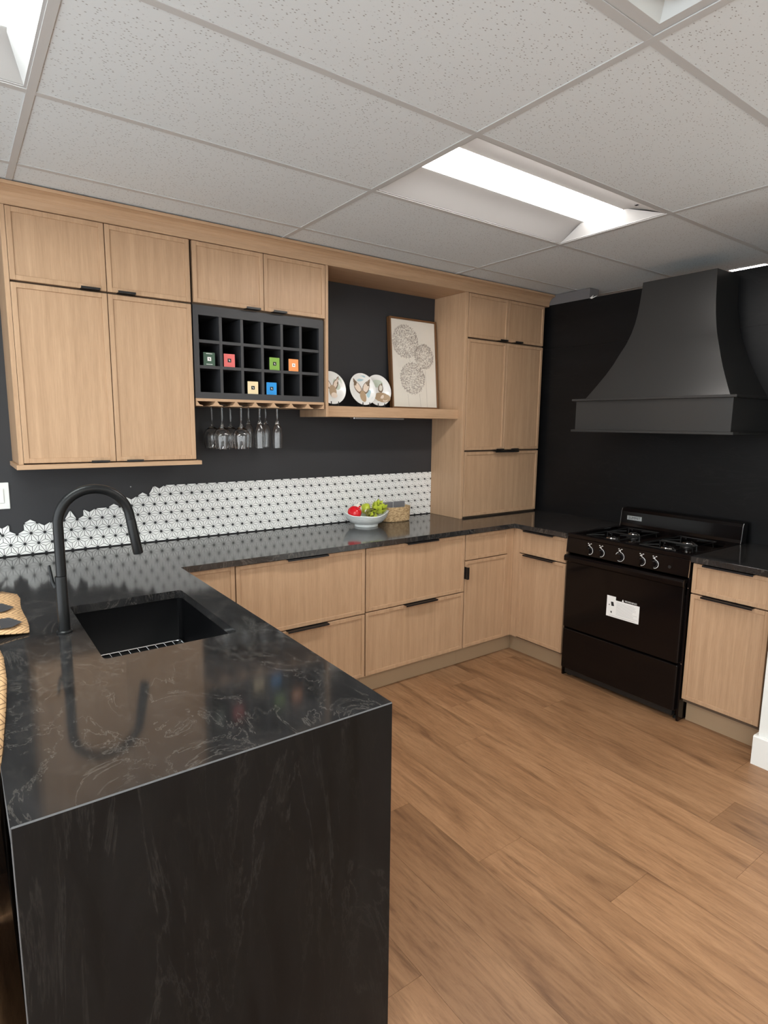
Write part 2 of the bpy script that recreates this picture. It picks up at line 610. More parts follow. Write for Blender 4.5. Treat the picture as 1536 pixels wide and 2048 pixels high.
def troffer(i, j, lens, label):
    xa, xb = GX + TX * i + 0.006, GX + TX * (i + 1) - 0.006
    yb, ya = GY - TY * j - 0.006, GY - TY * (j + 1) + 0.006
    cx, cy = (xa + xb) / 2, (ya + yb) / 2
    t = thing('ceiling_light', label, 'ceiling light', (cx, cy, ZC + 0.003), 'recessed troffers in the ceiling grid')
    z0, z1 = ZC + 0.003, ZC + 0.085
    fw = 0.014
    f = MB()
    f.box(xa, xb, ya, ya + fw, z0, z0 + 0.01); f.box(xa, xb, yb - fw, yb, z0, z0 + 0.01)
    f.box(xa, xa + fw, ya + fw, yb - fw, z0, z0 + 0.01); f.box(xb - fw, xb, ya + fw, yb - fw, z0, z0 + 0.01)
    f.build('frame', 'fixture_white', t)
    hw = 0.106

    def sweep(sgn):
        prof = []
        for k in range(9):
            s = k / 8
            yy = cy + sgn * ((0.296 - fw) + s * (hw - 0.296 + fw))
            zz = z0 + 0.002 + 0.050 * math.sin(s * math.pi / 2) ** 1.0
            prof.append((yy, zz))
        back = [(cy + sgn * hw, z0 + 0.068), (cy + sgn * (0.296 - fw), z0 + 0.012)]
        return prof + back
    for sg in (-1, 1):
        MB().prism(sweep(sg), xa + fw, xb - fw, lambda p, q: (q, p[0], p[1])).build('side_reflector', 'fixture_white', t, smooth=True)
    # end plates, triangular slopes
    for sx, xe in ((1, xa + fw), (-1, xb - fw)):
        e = MB()
        e.add([(xe, cy - 0.296 + fw, z0 + 0.002), (xe, cy + 0.296 - fw, z0 + 0.002), (xe + sx * 0.055, cy + hw, z0 + 0.058), (xe + sx * 0.055, cy - hw, z0 + 0.058),
               (xe, cy - 0.296 + fw, z0 + 0.012), (xe, cy + 0.296 - fw, z0 + 0.012), (xe, cy + hw, z0 + 0.068), (xe, cy - hw, z0 + 0.068)],
              [(0, 1, 2, 3), (0, 3, 7, 4), (1, 5, 6, 2), (3, 2, 6, 7), (0, 4, 5, 1), (4, 7, 6, 5)])
        e.build('end_plate', 'fixture_white', t)
    # bowed lens
    prof = []
    for k in range(13):
        a = math.pi * k / 12
        prof.append((cy - hw * math.cos(a), z0 + 0.0545 - 0.016 * math.sin(a)))
    prof += [(cy + hw, z0 + 0.060), (cy - hw, z0 + 0.060)]
    MB().prism(prof, xa + fw + 0.002, xb - fw - 0.052, lambda p, q: (q, p[0], p[1])).build('lens', lens, t, smooth=True)
    MB().box(xa + 0.01, xb - 0.01, ya + 0.01, yb - 0.01, z0 + 0.075, z0 + 0.095).build('housing', 'fixture_white', t)
    # spring clip
    MB().box(xb - 0.16, xb - 0.145, ya + 0.06, ya + 0.075, z0 + 0.020, z0 + 0.030).build('clip', 'chrome', t)
    return t


LL = {(0, 1): 'bright recessed troffer above the middle of the kitchen floor', (-2, 1): 'recessed troffer cut off by the upper left corner of the ceiling',
      (2, 1): 'recessed troffer glowing behind the black slab wall beside the hood'}
for (i, j) in sorted(LIGHTS):
    troffer(i, j, 'lens_cool' if i == -2 else 'lens_warm',
            LL.get((i, j), 'recessed troffer on the ceiling behind the camera, row %s column %s' % ({5: 'one', 9: 'two', 1: 'zero'}[j], {-2: 'left', 0: 'middle', 2: 'right'}[i])))

# square air diffuser
dx1, dy1 = GX - 0.008, GY - 3 * TY - 0.008
dx0, dy0 = dx1 - 0.60 + 0.012, dy1 - 0.594
dcx, dcy = (dx0 + dx1) / 2, (dy0 + dy1) / 2
df = thing('air_diffuser', 'square white stepped air diffuser at the top right of the ceiling', 'air diffuser', (dcx, dcy, ZC + 0.003))


def ring(mb, r0, z_0, r1, z_1, th=0.003):
    def sq(r, z):
        return [(dcx - r, dcy - r, z), (dcx + r, dcy - r, z), (dcx + r, dcy + r, z), (dcx - r, dcy + r, z)]
    vs = sq(r0, z_0) + sq(r1, z_1) + sq(r0, z_0 + th) + sq(r1, z_1 + th)
    fs = []
    for i in range(4):
        j = (i + 1) % 4
        fs += [(i, j, 4 + j, 4 + i), (8 + i, 12 + i, 12 + j, 8 + j), (i, 8 + i, 8 + j, j), (4 + i, 4 + j, 12 + j, 12 + i)]
    return mb.add(vs, fs)


ring(MB(), 0.294, ZC + 0.004, 0.262, ZC + 0.004).build('frame', 'grid_white', df)
for r0, z_a, r1, z_b in ((0.262, 0.004, 0.236, 0.034), (0.236, 0.034, 0.214, 0.012), (0.214, 0.012, 0.160, 0.030), (0.160, 0.030, 0.146, 0.012)):
    ring(MB(), r0, ZC + z_a, r1, ZC + z_b).build('cone', 'diffuser_white', df)
MB().box(dcx - 0.146, dcx + 0.146, dcy - 0.146, dcy + 0.146, ZC + 0.012, ZC + 0.018).build('centre_plate', 'diffuser_white', df)
MB().box(dcx - 0.294, dcx + 0.294, dcy - 0.294, dcy + 0.294, ZC + 0.075, ZC + 0.08).build('plenum', 'grid_white', df)

# ---- crown and niche soffit
YF = -0.300            # carcass front of the upper cabinets; doors stand 20 mm proud
cr = MB()
prof = [(-0.0015, 2.436), (-0.322, 2.436), (-0.323, 2.452), (-0.326, 2.468), (-0.334, 2.483), (-0.347, 2.494), (-0.362, 2.500), (-0.372, 2.501), (-0.372, 2.514), (-0.0015, 2.514)]
cr.prism(prof, -3.457, -0.004, lambda p, t: (t, p[0], p[1]))
struct(cr.build('trim_1', 'oak_lengthwise'))
struct(MB().box(-3.457, -0.004, -0.358, -0.002, 2.5142, 2.5168).build('trim_2', 'dark_line'))


# ================================================================== CABINETS
def door(parent, F, u0, u1, w0, w1, handle=None, name='door', grain='oak_upright', fw=0.021, T=0.020):
    f = MB()
    f.fbox(F, u0, u0 + fw, 0, T, w0, w1)
    f.fbox(F, u1 - fw, u1, 0, T, w0, w1)
    f.fbox(F, u0 + fw, u1 - fw, 0, T, w0, w0 + fw)
    f.fbox(F, u0 + fw, u1 - fw, 0, T, w1 - fw, w1)
    d = f.build(name, grain, parent, merge=False, bevel=0.0012)
    MB().fbox(F, u0 + fw - 0.002, u1 - fw + 0.002, 0.002, T - 0.006, w0 + fw - 0.002, w1 - fw + 0.002).build(name + '_panel', grain, d)
    if handle:
        side, a, b_ = handle
        h = MB()
        if side == 'top':
            h.fbox(F, a, b_, 0.002, 0.046, w1, w1 + 0.0025)
            h.fbox(F, a, b_, 0.0435, 0.046, w1 - 0.006, w1)
        elif side == 'bottom':
            h.fbox(F, a, b_, 0.002, 0.044, w0 - 0.0025, w0)
            h.fbox(F, a, b_, 0.0415, 0.044, w0, w0 + 0.007)
        else:
            h.fbox(F, u0 - 0.0025, u0, 0.002, 0.046, a, b_)
            h.fbox(F, u0, u0 + 0.012, 0.0435, 0.046, a, b_)
        ho = h.build('handle', 'black_handle', d, merge=False)
        ho['label'] = 'black metal edge pull'
    return d


G = 0.0018
FU = FY(YF)
# ---- tall left wall cabinet
t = thing('wall_cabinet', 'oak wall cabinet with four doors on the left, over the sink counter', 'cabinet', (-3.07, 0, 1.374))
b = MB()
b.box(-3.451, -3.433, YF - 0.019, -0.0015, 1.374, 2.435)
b.build('side_panel', 'oak_upright', t)
MB().box(-3.433, -2.676, YF, -0.0015, 1.374, 2.435).build('carcass', 'cabinet_core', t)
MB().box(-2.676, -2.6725, YF - 0.004, -0.0015, 1.374, 2.435).build('gap_filler', 'dark_line', t)
for (a, c_, h1, h2) in ((-3.433, -3.058, -3.168, -3.090), (-3.058, -2.678, -3.016, -2.940)):
    door(t, FU, a + G, c_ - G, 2.143, 2.433, ('bottom', h1, h2))
    door(t, FU, a + G, c_ - G, 1.379, 2.134, ('bottom', h1, h2))
MB().box(-3.462, -2.660, -0.345, -0.0015, 1.353, 1.3735).build('bottom_rail', 'oak_lengthwise', t, bevel=0.001)

# ---- middle wall cabinet over the cubby rack, with its end panel
t = thing('wall_cabinet', 'short two-door oak wall cabinet above the black cubby rack', 'cabinet', (-2.29, 0, 2.139))
MB().box(-2.669, -1.930, YF, -0.0015, 2.139, 2.435).build('carcass', 'cabinet_core', t)
door(t, FU, -2.668 + G, -2.293 - G, 2.147, 2.433, ('bottom', -2.400, -2.322))
door(t, FU, -2.293 + G, -1.921 - G, 2.147, 2.433, ('bottom', -2.249, -2.171))
MB().box(-1.9205, -1.904, YF - 0.021, -0.0015, 1.602, 2.435).build('end_panel', 'oak_upright', t, bevel=0.0008)
MB().box(-1.9295, -1.9210, YF + 0.004, -0.0015, 1.645, 2.1385).build('end_panel_core', 'shade_black', t)

# ---- black cubby rack
t = thing('cubby_rack', 'black eighteen-hole cubby rack holding small coffee boxes', 'rack', (-2.30, 0, 1.684))
FR = FY(-0.29)
cx0, cx1, cz0, cz1 = -2.670, -1.931, 1.684, 2.1375
ox0, ox1, oz0, oz1 = -2.643, -1.960, 1.715, 2.091
f = MB()
f.fbox(FR, cx0, ox0, 0, 0.02, cz0, cz1); f.fbox(FR, ox1, cx1, 0, 0.02, cz0, cz1)
f.fbox(FR, ox0, ox1, 0, 0.02, cz0, oz0); f.fbox(FR, ox0, ox1, 0, 0.02, oz1, cz1)
f.build('face_frame', 'rack_black', t, merge=False)
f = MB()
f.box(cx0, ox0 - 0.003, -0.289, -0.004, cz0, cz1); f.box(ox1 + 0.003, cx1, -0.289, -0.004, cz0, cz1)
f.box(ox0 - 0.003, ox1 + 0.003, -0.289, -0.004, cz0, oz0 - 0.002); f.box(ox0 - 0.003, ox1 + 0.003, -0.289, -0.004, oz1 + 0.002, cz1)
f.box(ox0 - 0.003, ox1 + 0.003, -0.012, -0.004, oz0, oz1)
f.build('case', 'shade_black', t, merge=False)
CW = (ox1 - ox0) / 6
CH = (oz1 - oz0) / 3
for k in range(1, 6):
    x = ox0 + CW * k
    MB().box(x - 0.0075, x + 0.0075, -0.3065, -0.0125, oz0, oz1).build('divider', 'rack_black', t)
for k in (1, 2):
    z = oz0 + CH * k
    for q in range(6):
        xa = ox0 + CW * q + (0.0078 if q else 0.0)
        xb = ox0 + CW * (q + 1) - (0.0078 if q < 5 else 0.0)
        MB().box(xa, xb, -0.3060, -0.0125, z - 0.0075, z + 0.0075).build('shelf', 'rack_black', t)

# ---- coffee boxes
for nm, matn, x0, r, mark, words in (
        ('coffee_box', 'box_forest', -2.619, 1, 'label_white', 'dark green coffee box in the leftmost middle cubby'),
        ('coffee_box', 'box_coral', -2.513, 1, 'box_black', 'coral red coffee box in the second middle cubby'),
        ('coffee_box', 'box_lime', -2.258, 1, 'box_black', 'lime green coffee box in the fourth middle cubby'),
        ('coffee_box', 'box_orange', -2.1435, 1, 'label_white', 'orange coffee box in the fifth middle cubby'),
        ('coffee_box', 'box_cream', -2.386, 2, 'box_black', 'cream coffee box in the third bottom cubby'),
        ('coffee_box', 'box_blue', -2.278, 2, 'box_black', 'bright blue coffee box in the fourth bottom cubby')):
    z0 = oz0 + (0.0 if r == 2 else CH * (3 - 1 - r) + 0.0078) + (0.0 if r == 1 else 0.0005)
    w, h = 0.060, 0.066
    x1 = x0 + w
    bx = thing(nm, words, 'box', (x0 + w / 2, -0.20, z0), 'coffee boxes in the cubby rack')
    MB().box(x0, x1, -0.296, -0.100, z0, z0 + h).build('sleeve', 'box_black', bx, bevel=0.0008)
    MB().box(x0 + 0.0005, x1 - 0.0005, -0.2985, -0.296, z0 + 0.0005, z0 + h - 0.0005).build('front_face', matn, bx)
    cxm, czm = (x0 + x1) / 2, z0 + h / 2
    MB().box(cxm - 0.0095, cxm + 0.0095, -0.2992, -0.2986, czm - 0.0095, czm + 0.0095).build('logo_square', mark, bx)
    ink = 'box_black' if mark == 'label_white' else 'label_white'
    lg = MB()
    lg.add([(cxm - 0.0040, -0.2997, czm + 0.0026), (cxm - 0.0010, -0.2997, czm + 0.0050), (cxm + 0.0040, -0.2997, czm - 0.0026), (cxm + 0.0010, -0.2997, czm - 0.0050)], [(0, 1, 2, 3)])
    lg.build('logo_mark', ink, bx)
    for dz in (-0.026, 0.026):
        MB().box(cxm - 0.016, cxm + 0.016, -0.2989, -0.2986, czm + dz - 0.0012, czm + dz + 0.0012).build('print_line', 'label_white' if matn == 'box_forest' else matn, bx)

# ---- stemware rack
t = thing('stemware_rack', 'oak stemware rack with seven slots under the black cubby rack', 'rack', (-2.30, 0, 1.646))
MB().box(-2.670, -1.931, -0.318, -0.0015, 1.6700, 1.6835).build('top_board', 'oak_lengthwise', t)
slots = [-2.619, -2.513, -2.407, -2.300, -2.195, -2.089, -1.984]
edges = [-2.670] + [(slots[i] + slots[i + 1]) / 2 for i in range(6)] + [-1.931]
for k, e in enumerate(edges):
    hb, ht = 0.034, 0.005
    poly = [(e - hb, 1.646), (e + hb, 1.646), (e + hb, 1.6488), (e + 0.017, 1.6535), (e + ht, 1.6699), (e - ht, 1.6699), (e - 0.017, 1.6535), (e - hb, 1.6488)]
    poly = [(min(max(px, -2.670), -1.931), pz) for px, pz in poly]
    MB().prism(poly, -0.318, -0.0015, lambda p, q: (p[0], q, p[1])).build('rail', 'oak_lengthwise', t)


def shell(outer, th):
    inner = [(max(r - th, 0.0005), h) for r, h in outer]
    return inner


def glass(kind):
    if kind == 'wine':
        out = [(0.0335, 1.6545), (0.0335, 1.6528), (0.012, 1.650), (0.0042, 1.644), (0.0036, 1.58), (0.0044, 1.552), (0.012, 1.541), (0.034, 1.524), (0.0465, 1.502),
               (0.0485, 1.486), (0.0465, 1.462), (0.040, 1.423)]
        inn = [(0.0388, 1.423), (0.0453, 1.462), (0.0473, 1.486), (0.0453, 1.502), (0.033, 1.5222), (0.012, 1.537), (0.0, 1.539)]
    else:
        out = [(0.0315, 1.6545), (0.0315, 1.6528), (0.011, 1.650), (0.0040, 1.645), (0.0034, 1.60), (0.0042, 1.577), (0.012, 1.558), (0.0235, 1.535), (0.0285, 1.508),
               (0.0295, 1.485), (0.0275, 1.425)]
        inn = [(0.0264, 1.425), (0.0284, 1.485), (0.0274, 1.508), (0.0224, 1.535), (0.0112, 1.557), (0.0, 1.566)]
    return [(0.0, 1.6545)] + out + inn


proto = {}
names = ['second', 'third', 'fourth', 'fifth']
for k in range(4):
    kind = 'wine' if k < 2 else 'flute'
    for row, y in (('front', -0.250), ('back', -0.100)):
        nm = 'wine_glass' if kind == 'wine' else 'champagne_flute'
        if kind not in proto:
            o = MB().lathe(glass(kind), (0, 0, -1.42), 32).build(nm, 'glass', smooth=True)
            proto[kind] = o
        else:
            o = proto[kind].copy()
            o.name = nm
            COL.objects.link(o)
        o.location = (slots[k + 1], y, 1.42)
        tag(o, '%s %s hanging upside down in the %s rack slot from the left' % (row, 'wine glass' if kind == 'wine' else 'champagne flute', names[k]),
            'glass', 'stemware hanging from the rack')

# ---- floating shelf
t = thing('floating_shelf', 'thick oak shelf carrying the hare plates and the flower picture', 'shelf', (-1.37, 0, 1.604))
MB().box(-1.9035, -0.8462, -0.273, -0.0015, 1.604, 1.667).build('board', 'oak_lengthwise', t, bevel=0.001)
MB().box(-1.690, -1.305, -0.262, -0.215, 1.5925, 1.6035).build('light_bar', 'steel', t, bevel=0.002)

# ---- tall cabinet standing on the counter
t = thing('pantry_cabinet', 'tall oak cabinet with five doors standing on the counter in the corner', 'cabinet', (-0.43, 0, 0.9145))
MB().box(-0.846, -0.8215, YF - 0.021, -0.0015, 0.9145, 2.435).build('side_panel', 'oak_upright', t, bevel=0.0008)
MB().box(-0.8210, -0.040, YF, -0.0015, 0.9145, 2.435).build('carcass', 'cabinet_core', t)
MB().box(-0.0398, -0.003, YF + 0.03, -0.0015, 0.9145, 2.435).build('gap_shade', 'dark_line', t)  # dark strip standing for the black shadow in the gap by the slab
door(t, FU, -0.818 + G, -0.434 - G, 2.150, 2.433, ('bottom', -0.527, -0.450))
door(t, FU, -0.434 + G, -0.048 - G, 2.150, 2.433, ('bottom', -0.373, -0.294))
door(t, FU, -0.818 + G, -0.434 - G, 1.391, 2.139, ('bottom', -0.527, -0.450))
door(t, FU, -0.434 + G, -0.048 - G, 1.391, 2.139, ('bottom', -0.373, -0.294))
door(t, FU, -0.818 + G, -0.048 - G, 0.926, 1.378, ('top', -0.535, -0.292))

# ---- base cabinets
FB = FY(-0.620)
FRT = FX(-0.620)
ZK, ZT = 0.118, 0.8835


def base_back(label, x0, x1, kick=True):
    t = thing('base_cabinet', label, 'cabinet', ((x0 + x1) / 2, 0, 0.0005), 'oak base cabinets')
    MB().box(x0 + 0.0005, x1 - 0.0005, -0.6195, -0.002, ZK, ZT).build('carcass', 'cabinet_core', t)
    MB().box(x0 + 0.0005, (x1 - 0.0005) if x1 < -0.7 else -0.5755, -0.583, -0.568, 0.0005, ZK).build('toe_kick', 'toe_kick_board', t)
    return t


t = base_back('oak base cabinet tucked into the corner behind the sink peninsula', -3.60, -2.6165)
door(t, FB, -2.918, -2.618 - G, 0.130, 0.880)
t = base_back('oak base cabinet with two wide drawers beside the sink peninsula', -2.6165, -1.856)
door(t, FB, -2.6155 + G, -1.857 - G, 0.5035, 0.8765, ('top', -2.346, -2.107), 'drawer_front')
door(t, FB, -2.6155 + G, -1.857 - G, 0.125, 0.497, ('top', -2.350, -2.105), 'drawer_front')
t = base_back('oak base cabinet with two wide drawers below the fruit bowl', -1.856, -1.0905)
door(t, FB, -1.853 + G, -1.0915 - G, 0.5085, 0.8765, ('top', -1.575, -1.335), 'drawer_front')
door(t, FB, -1.853 + G, -1.0915 - G, 0.125, 0.502, ('top', -1.577, -1.332), 'drawer_front')
t = base_back('narrow oak base cabinet in the corner with a side tab handle', -1.0905, -0.640)
door(t, FB, -1.0870 + G, -0.696 - G, 0.7095, 0.8765, None, 'drawer_front')
door(t, FB, -1.0870 + G, -0.696 - G, 0.125, 0.7035, ('side', 0.590, 0.669))
MB().box(-0.6955, -0.6370, -0.636, -0.6198, 0.125, 0.8825).build('corner_filler', 'oak_upright', t)


def base_right(label, ya, yb):
    t = thing('base_cabinet', label, 'cabinet', (-0.30, (ya + yb) / 2, 0.0005), 'oak base cabinets')
    MB().box(-0.6195, -0.002, ya + 0.0005, yb - 0.0005, ZK, ZT).build('carcass', 'cabinet_core', t)
    MB().box(-0.575, -0.56, (ya + 0.0005) if ya > -2 else -2.2415, (yb - 0.0005) if yb < -0.7 else -0.5685, 0.0005, ZK).build('toe_kick', 'toe_kick_board', t)
    return t


t = base_right('oak base cabinet left of the black stove, drawer over door', -1.078, -0.640)
door(t, FRT, -1.070 + G, -0.692 - G, 0.7205, 0.8765, ('top', -0.978, -0.736), 'drawer_front')
door(t, FRT, -1.070 + G, -0.692 - G, 0.132, 0.7135, ('top', -0.986, -0.742))
MB().box(-0.6365, -0.6198, -0.6915, -0.6365, 0.125, 0.8825).build('corner_filler', 'oak_upright', t)
t = base_right('oak base cabinet right of the black stove, next to the white wall', -2.240, -1.846)
door(t, FRT, -2.221 + G, -1.845 - G, 0.7205, 0.8765, ('top', -2.140, -1.902), 'drawer_front')
door(t, FRT, -2.221 + G, -1.845 - G, 0.140, 0.7135, ('top', -2.150, -1.908))
MB().box(-0.6365, -0.6198, -2.2570, -2.2405, 0.125, 0.8825).build('end_filler', 'cabinet_core', t)

# peninsula base: black back panel added to keep the slot beside it dark
t = thing('peninsula_cabinet', 'oak peninsula cabinet below the sink, hidden behind its stone end panel', 'cabinet', (-3.12, -1.45, 0.0005))
f = MB()
f.box(-3.615, -2.925, -2.228, -2.205, 0.10, ZT); f.box(-3.615, -2.925, -0.660, -0.637, 0.10, ZT)
f.box(-3.615, -2.925, -2.205, -0.660, 0.10, 0.118); f.box(-3.615, -3.598, -2.205, -0.660, 0.118, ZT)
f.box(-2.942, -2.925, -2.205, -0.660, 0.118, ZT)
f.build('carcass', 'cabinet_core', t, merge=False)
MB().box(-3.640, -3.6155, -2.228, -0.637, 0.0005, ZT).build('back_panel', 'shade_black', t)
MB().box(-2.985, -2.97, -2.228, -0.637, 0.0005, 0.0995).build('toe_kick', 'toe_kick_board', t)
FP = lambda u, d, w: (-2.9245 + d, u, w)
for a, c_ in ((-2.226, -1.70), (-1.70, -1.18), (-1.18, -0.67)):
    door(t, FP, a + G, c_ - G, 0.125, 0.8765)

# ================================================================== WORKTOPS
H = 0.914
XL, XP, YP, D = -3.655, -2.883, -2.261, 0.662
sx0, sx1, sy0, sy1 = -3.387, -2.997, -1.600, -1.026


def rrect(x0, x1, y0, y1, r, n=4):
    pts = []
    for cx_, cy_, a0 in ((x1 - r, y1 - r, 0), (x0 + r, y1 - r, 90), (x0 + r, y0 + r, 180), (x1 - r, y0 + r, 270)):
        for k in range(n + 1):
            a = math.radians(a0 + 90 * k / n)
            pts.append((cx_ + r * math.cos(a), cy_ + r * math.sin(a)))
    return pts


CH_ = 0.0024
t = thing('worktop', 'black veined stone worktop wrapping from the sink peninsula to the stove', 'worktop', (-2.2, -1.0, 0.0))
outer = [(XL, -0.001), (-0.0015, -0.001), (-0.0015, -1.0785), (-D, -1.0785), (-D, -D), (XP, -D), (XP, YP + CH_), (XL, YP + CH_)]
MB().holed(outer, [rrect(sx0, sx1, sy0, sy1, 0.016)], 0.884, H).build('top_slab', 'counter_stone', t)
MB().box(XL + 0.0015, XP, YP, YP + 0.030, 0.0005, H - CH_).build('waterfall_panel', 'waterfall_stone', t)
# mitred corner; bright highlight along its cut edges put in as pale strips
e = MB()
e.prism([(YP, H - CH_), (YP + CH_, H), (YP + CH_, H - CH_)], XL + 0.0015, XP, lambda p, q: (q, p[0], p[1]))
e.build('mitre_joint_highlight', 'mitre_highlight_grey', t)
MB().box(XL, XL + 0.0013, YP + 0.0005, YP + 0.030, 0.0005, H - 0.001).build('cut_edge_highlight', 'mitre_highlight_grey', t)
MB().box(XL - 0.0006, XL, YP + CH_, -0.02, H - 0.029, H - 0.0005).build('cut_edge_highlight', 'mitre_highlight_grey', t)
tag(rebase(MB().box(-D, -0.0015, -2.2572, -1.8425, 0.884, H).build('worktop', 'counter_stone', bevel=0.0008), (-0.33, -2.05, 0.884)),
    'short black stone worktop to the right of the stove', 'worktop')

# ---- mosaic splashback
S, X0, ZB = 0.0586, -2.871, 0.9185
RH = 0.3046 / 6
XEND = -0.8475
mos = thing('mosaic_splashback', 'white star-pattern mosaic splashback with dark grout and a stepped left end', 'splashback', (-2.2, -0.001, 0.915))


def node(r, i):
    return Vector((X0 + i * S, ZB + r * RH))


def want(r, typ, c, pc):
    if r <= 1:
        return True
    if typ == 'U':
        if r == 2:
            if c <= -11.4: return pc == 'B'
            if abs(c + 10.5) < .1: return pc in 'BL'
            if abs(c + 9.5) < .1: return pc in 'BR'
            return True
        if r == 3:
            if c == -9: return pc == 'B'
            if c < -6: return c == -7 and pc == 'B'
            if c == -5: return pc in 'BR'
            return True
        if r == 4:
            if c < -2.4: return abs(c + 2.5) < .1 and pc == 'B'
            return True
        if r == 5:
            if c <= 0: return c == 0 and pc == 'B'
            return True
    else:
        if r == 2:
            if c in (-11, -8, -12): return pc in 'LR'
            return c >= -9
        if r == 3:
            if abs(c + 4.5) < .1: return pc in 'LR'
            return c > -4
        if r == 4:
            if c == -1: return pc in 'LR'
            return c >= 0
        if r == 5:
            if abs(c - 1.5) < .1: return pc in 'LR'
            return c > 2
    return False


def clip(poly, xm):
    out = []
    for i in range(len(poly)):
        a, b_ = poly[i], poly[(i + 1) % len(poly)]
        if a.x <= xm:
            out.append(a)
        if (a.x - xm) * (b_.x - xm) < 0:
            s = (xm - a.x) / (b_.x - a.x)
            out.append(a + (b_ - a) * s)
    return out


def inset(tri, g, tip):
    """shrink a triangle by g and cut back its two base corners (lattice nodes) by tip"""
    a, b_, c = tri      # a, b: lattice nodes; c: centroid
    cen = (a + b_ + c) / 3
    # offset lines
    def off(p, q):
        n = Vector((-(q - p).y, (q - p).x)).normalized()
        if n.dot(cen - p) < 0:
            n = -n
        return p + n * g, q + n * g

    def isect(l1, l2):
        (p, q), (s, t_) = l1, l2
        d1, d2 = q - p, t_ - s
        den = d1.x * d2.y - d1.y * d2.x
        k = ((s - p).x * d2.y - (s - p).y * d2.x) / den
        return p + d1 * k
    ab, bc, ca_ = off(a, b_), off(b_, c), off(c, a)
    A, B, C = isect(ca_, ab), isect(ab, bc), isect(bc, ca_)
    out = []
    for P, nb1, nb2, nd in ((A, C, B, a), (B, A, C, b_)):
        for nb in (nb1, nb2):
            dv = (nb - P).normalized()
            # point along edge at distance tip from the node
            k = max(0.0, tip - (P - nd).length)
            out.append(P + dv * k)
    return out + [C]


pieces, back = [], []
imax = int((XEND - X0) / S) + 2
for r in range(6):
    par = r % 2
    for ii in range(-14 * 2, imax * 2):
        c = ii / 2
        # U apex on row r+1, D apex on row r
        is_int = abs(c - round(c)) < 0.01
        row_up_int = ((r + 1) % 2 == 0)
        for typ in 'UD':
            apex_int = row_up_int if typ == 'U' else (r % 2 == 0)
            if apex_int != is_int:
                continue
            ba, bt = (r, r + 1) if typ == 'U' else (r + 1, r)
            l_, rr, ap = node(ba, c - .5), node(ba, c + .5), node(bt, c)
            ctr = (l_ + rr + ap) / 3
            for pc, (a, b_) in (('B', (l_, rr)), ('L', (l_, ap)), ('R', (ap, rr))):
                if not want(r, typ, c, pc):
                    continue
                if max(a.x, b_.x, ctr.x) < -3.72:
                    continue
                full = clip([a, b_, ctr], XEND)
                if len(full) >= 3:
                    back.append(full)
                pl = clip(inset((a, b_, ctr), 0.00115, 0.0068), XEND)
                if len(pl) >= 3:
                    pieces.append(pl)
gm = MB()
for pl in back:
    gm.prism([(p.x, p.y) for p in pl], -0.0010, -0.0045, lambda p, q: (p[0], q, p[1]))
gm.box(-3.72, XEND, -0.0045, -0.0012, 0.9146, ZB)
gm.build('grout', 'grout', mos, merge=False)
camv = Vector((CX, CY, CZ))


def apparent(pl):
    cx_ = sum(p.x for p in pl) / len(pl)
    cz_ = sum(p.y for p in pl) / len(pl)
    d = (Vector((cx_, 0, cz_)) - camv)
    vis = cx_ > -3.515
    return (0 if vis else 1, d.length)


pieces.sort(key=apparent)
for pl in pieces[:300]:
    MB().prism([(p.x, p.y) for p in pl], -0.0042, -0.0075, lambda p, q: (p[0], q, p[1])).build('mosaic_tile', 'mosaic_white', mos)
rest = MB()
for pl in pieces[300:]:
    rest.prism([(p.x, p.y) for p in pl], -0.0042, -0.0075, lambda p, q: (p[0], q, p[1]))
ro = rest.build('mosaic_tile_field', 'mosaic_white', mos, merge=False)
ro['kind'] = 'stuff'

# ---- wall switch
t = thing('light_switch', 'white rocker light switch plate on the charcoal wall at the left edge', 'switch', (-3.515, 0, 1.146))
MB().box(-3.555, -3.475, -0.006, -0.0006, 1.146, 1.272).build('plate', 'switch_white', t, bevel=0.002)
MB().box(-3.532, -3.498, -0.010, -0.0062, 1.175, 1.243).build('rocker', 'switch_white', t, bevel=0.001)
tag(rebase(MB().lathe([(0.0, 0.0), (0.0035, 0.0), (0.003, 0.002), (0.0, 0.003)], (0, 0, 0), 10).build('wall_anchor', 'print_grey'), (0, 0, 0)),
    'tiny grey screw anchor in the charcoal wall above the mosaic steps', 'screw')
wa = bpy.data.objects['wall_anchor']
wa.rotation_euler = (math.radians(90), 0, 0)
wa.location = (-2.928, -0.0003, 1.222)

# ================================================================== SINK AND FAUCET
t = thing('sink', 'black undermount sink basin in the peninsula worktop', 'sink', (-3.19, -1.31, 0.68))
inn = rrect(sx0 - 0.003, sx1 + 0.003, sy0 - 0.003, sy1 + 0.003, 0.020)
out_ = rrect(sx0 - 0.020, sx1 + 0.020, sy0 - 0.020, sy1 + 0.020, 0.03)
low = rrect(sx0 + 0.006, sx1 - 0.006, sy0 + 0.006, sy1 - 0.006, 0.035)
n = len(inn)
vs = [(p[0], p[1], 0.8835) for p in out_] + [(p[0], p[1], 0.8835) for p in inn] + [(p[0], p[1], 0.705) for p in inn] + [(p[0], p[1], 0.690) for p in low] + \
     [(p[0], p[1], 0.680) for p in out_]
fs = []
for a, b_ in ((0, 1), (1, 2), (2, 3)):
    fs += [(a * n + i, a * n + (i + 1) % n, b_ * n + (i + 1) % n, b_ * n + i) for i in range(n)]
fs.append(tuple(3 * n + i for i in range(n)))
fs += [(i, 4 * n + i, 4 * n + (i + 1) % n, (i + 1) % n) for i in range(n)]
fs.append(tuple(4 * n + i for i in range(n))[::-1])
MB().add(vs, fs).build('basin', 'sink_black', t, smooth=True)
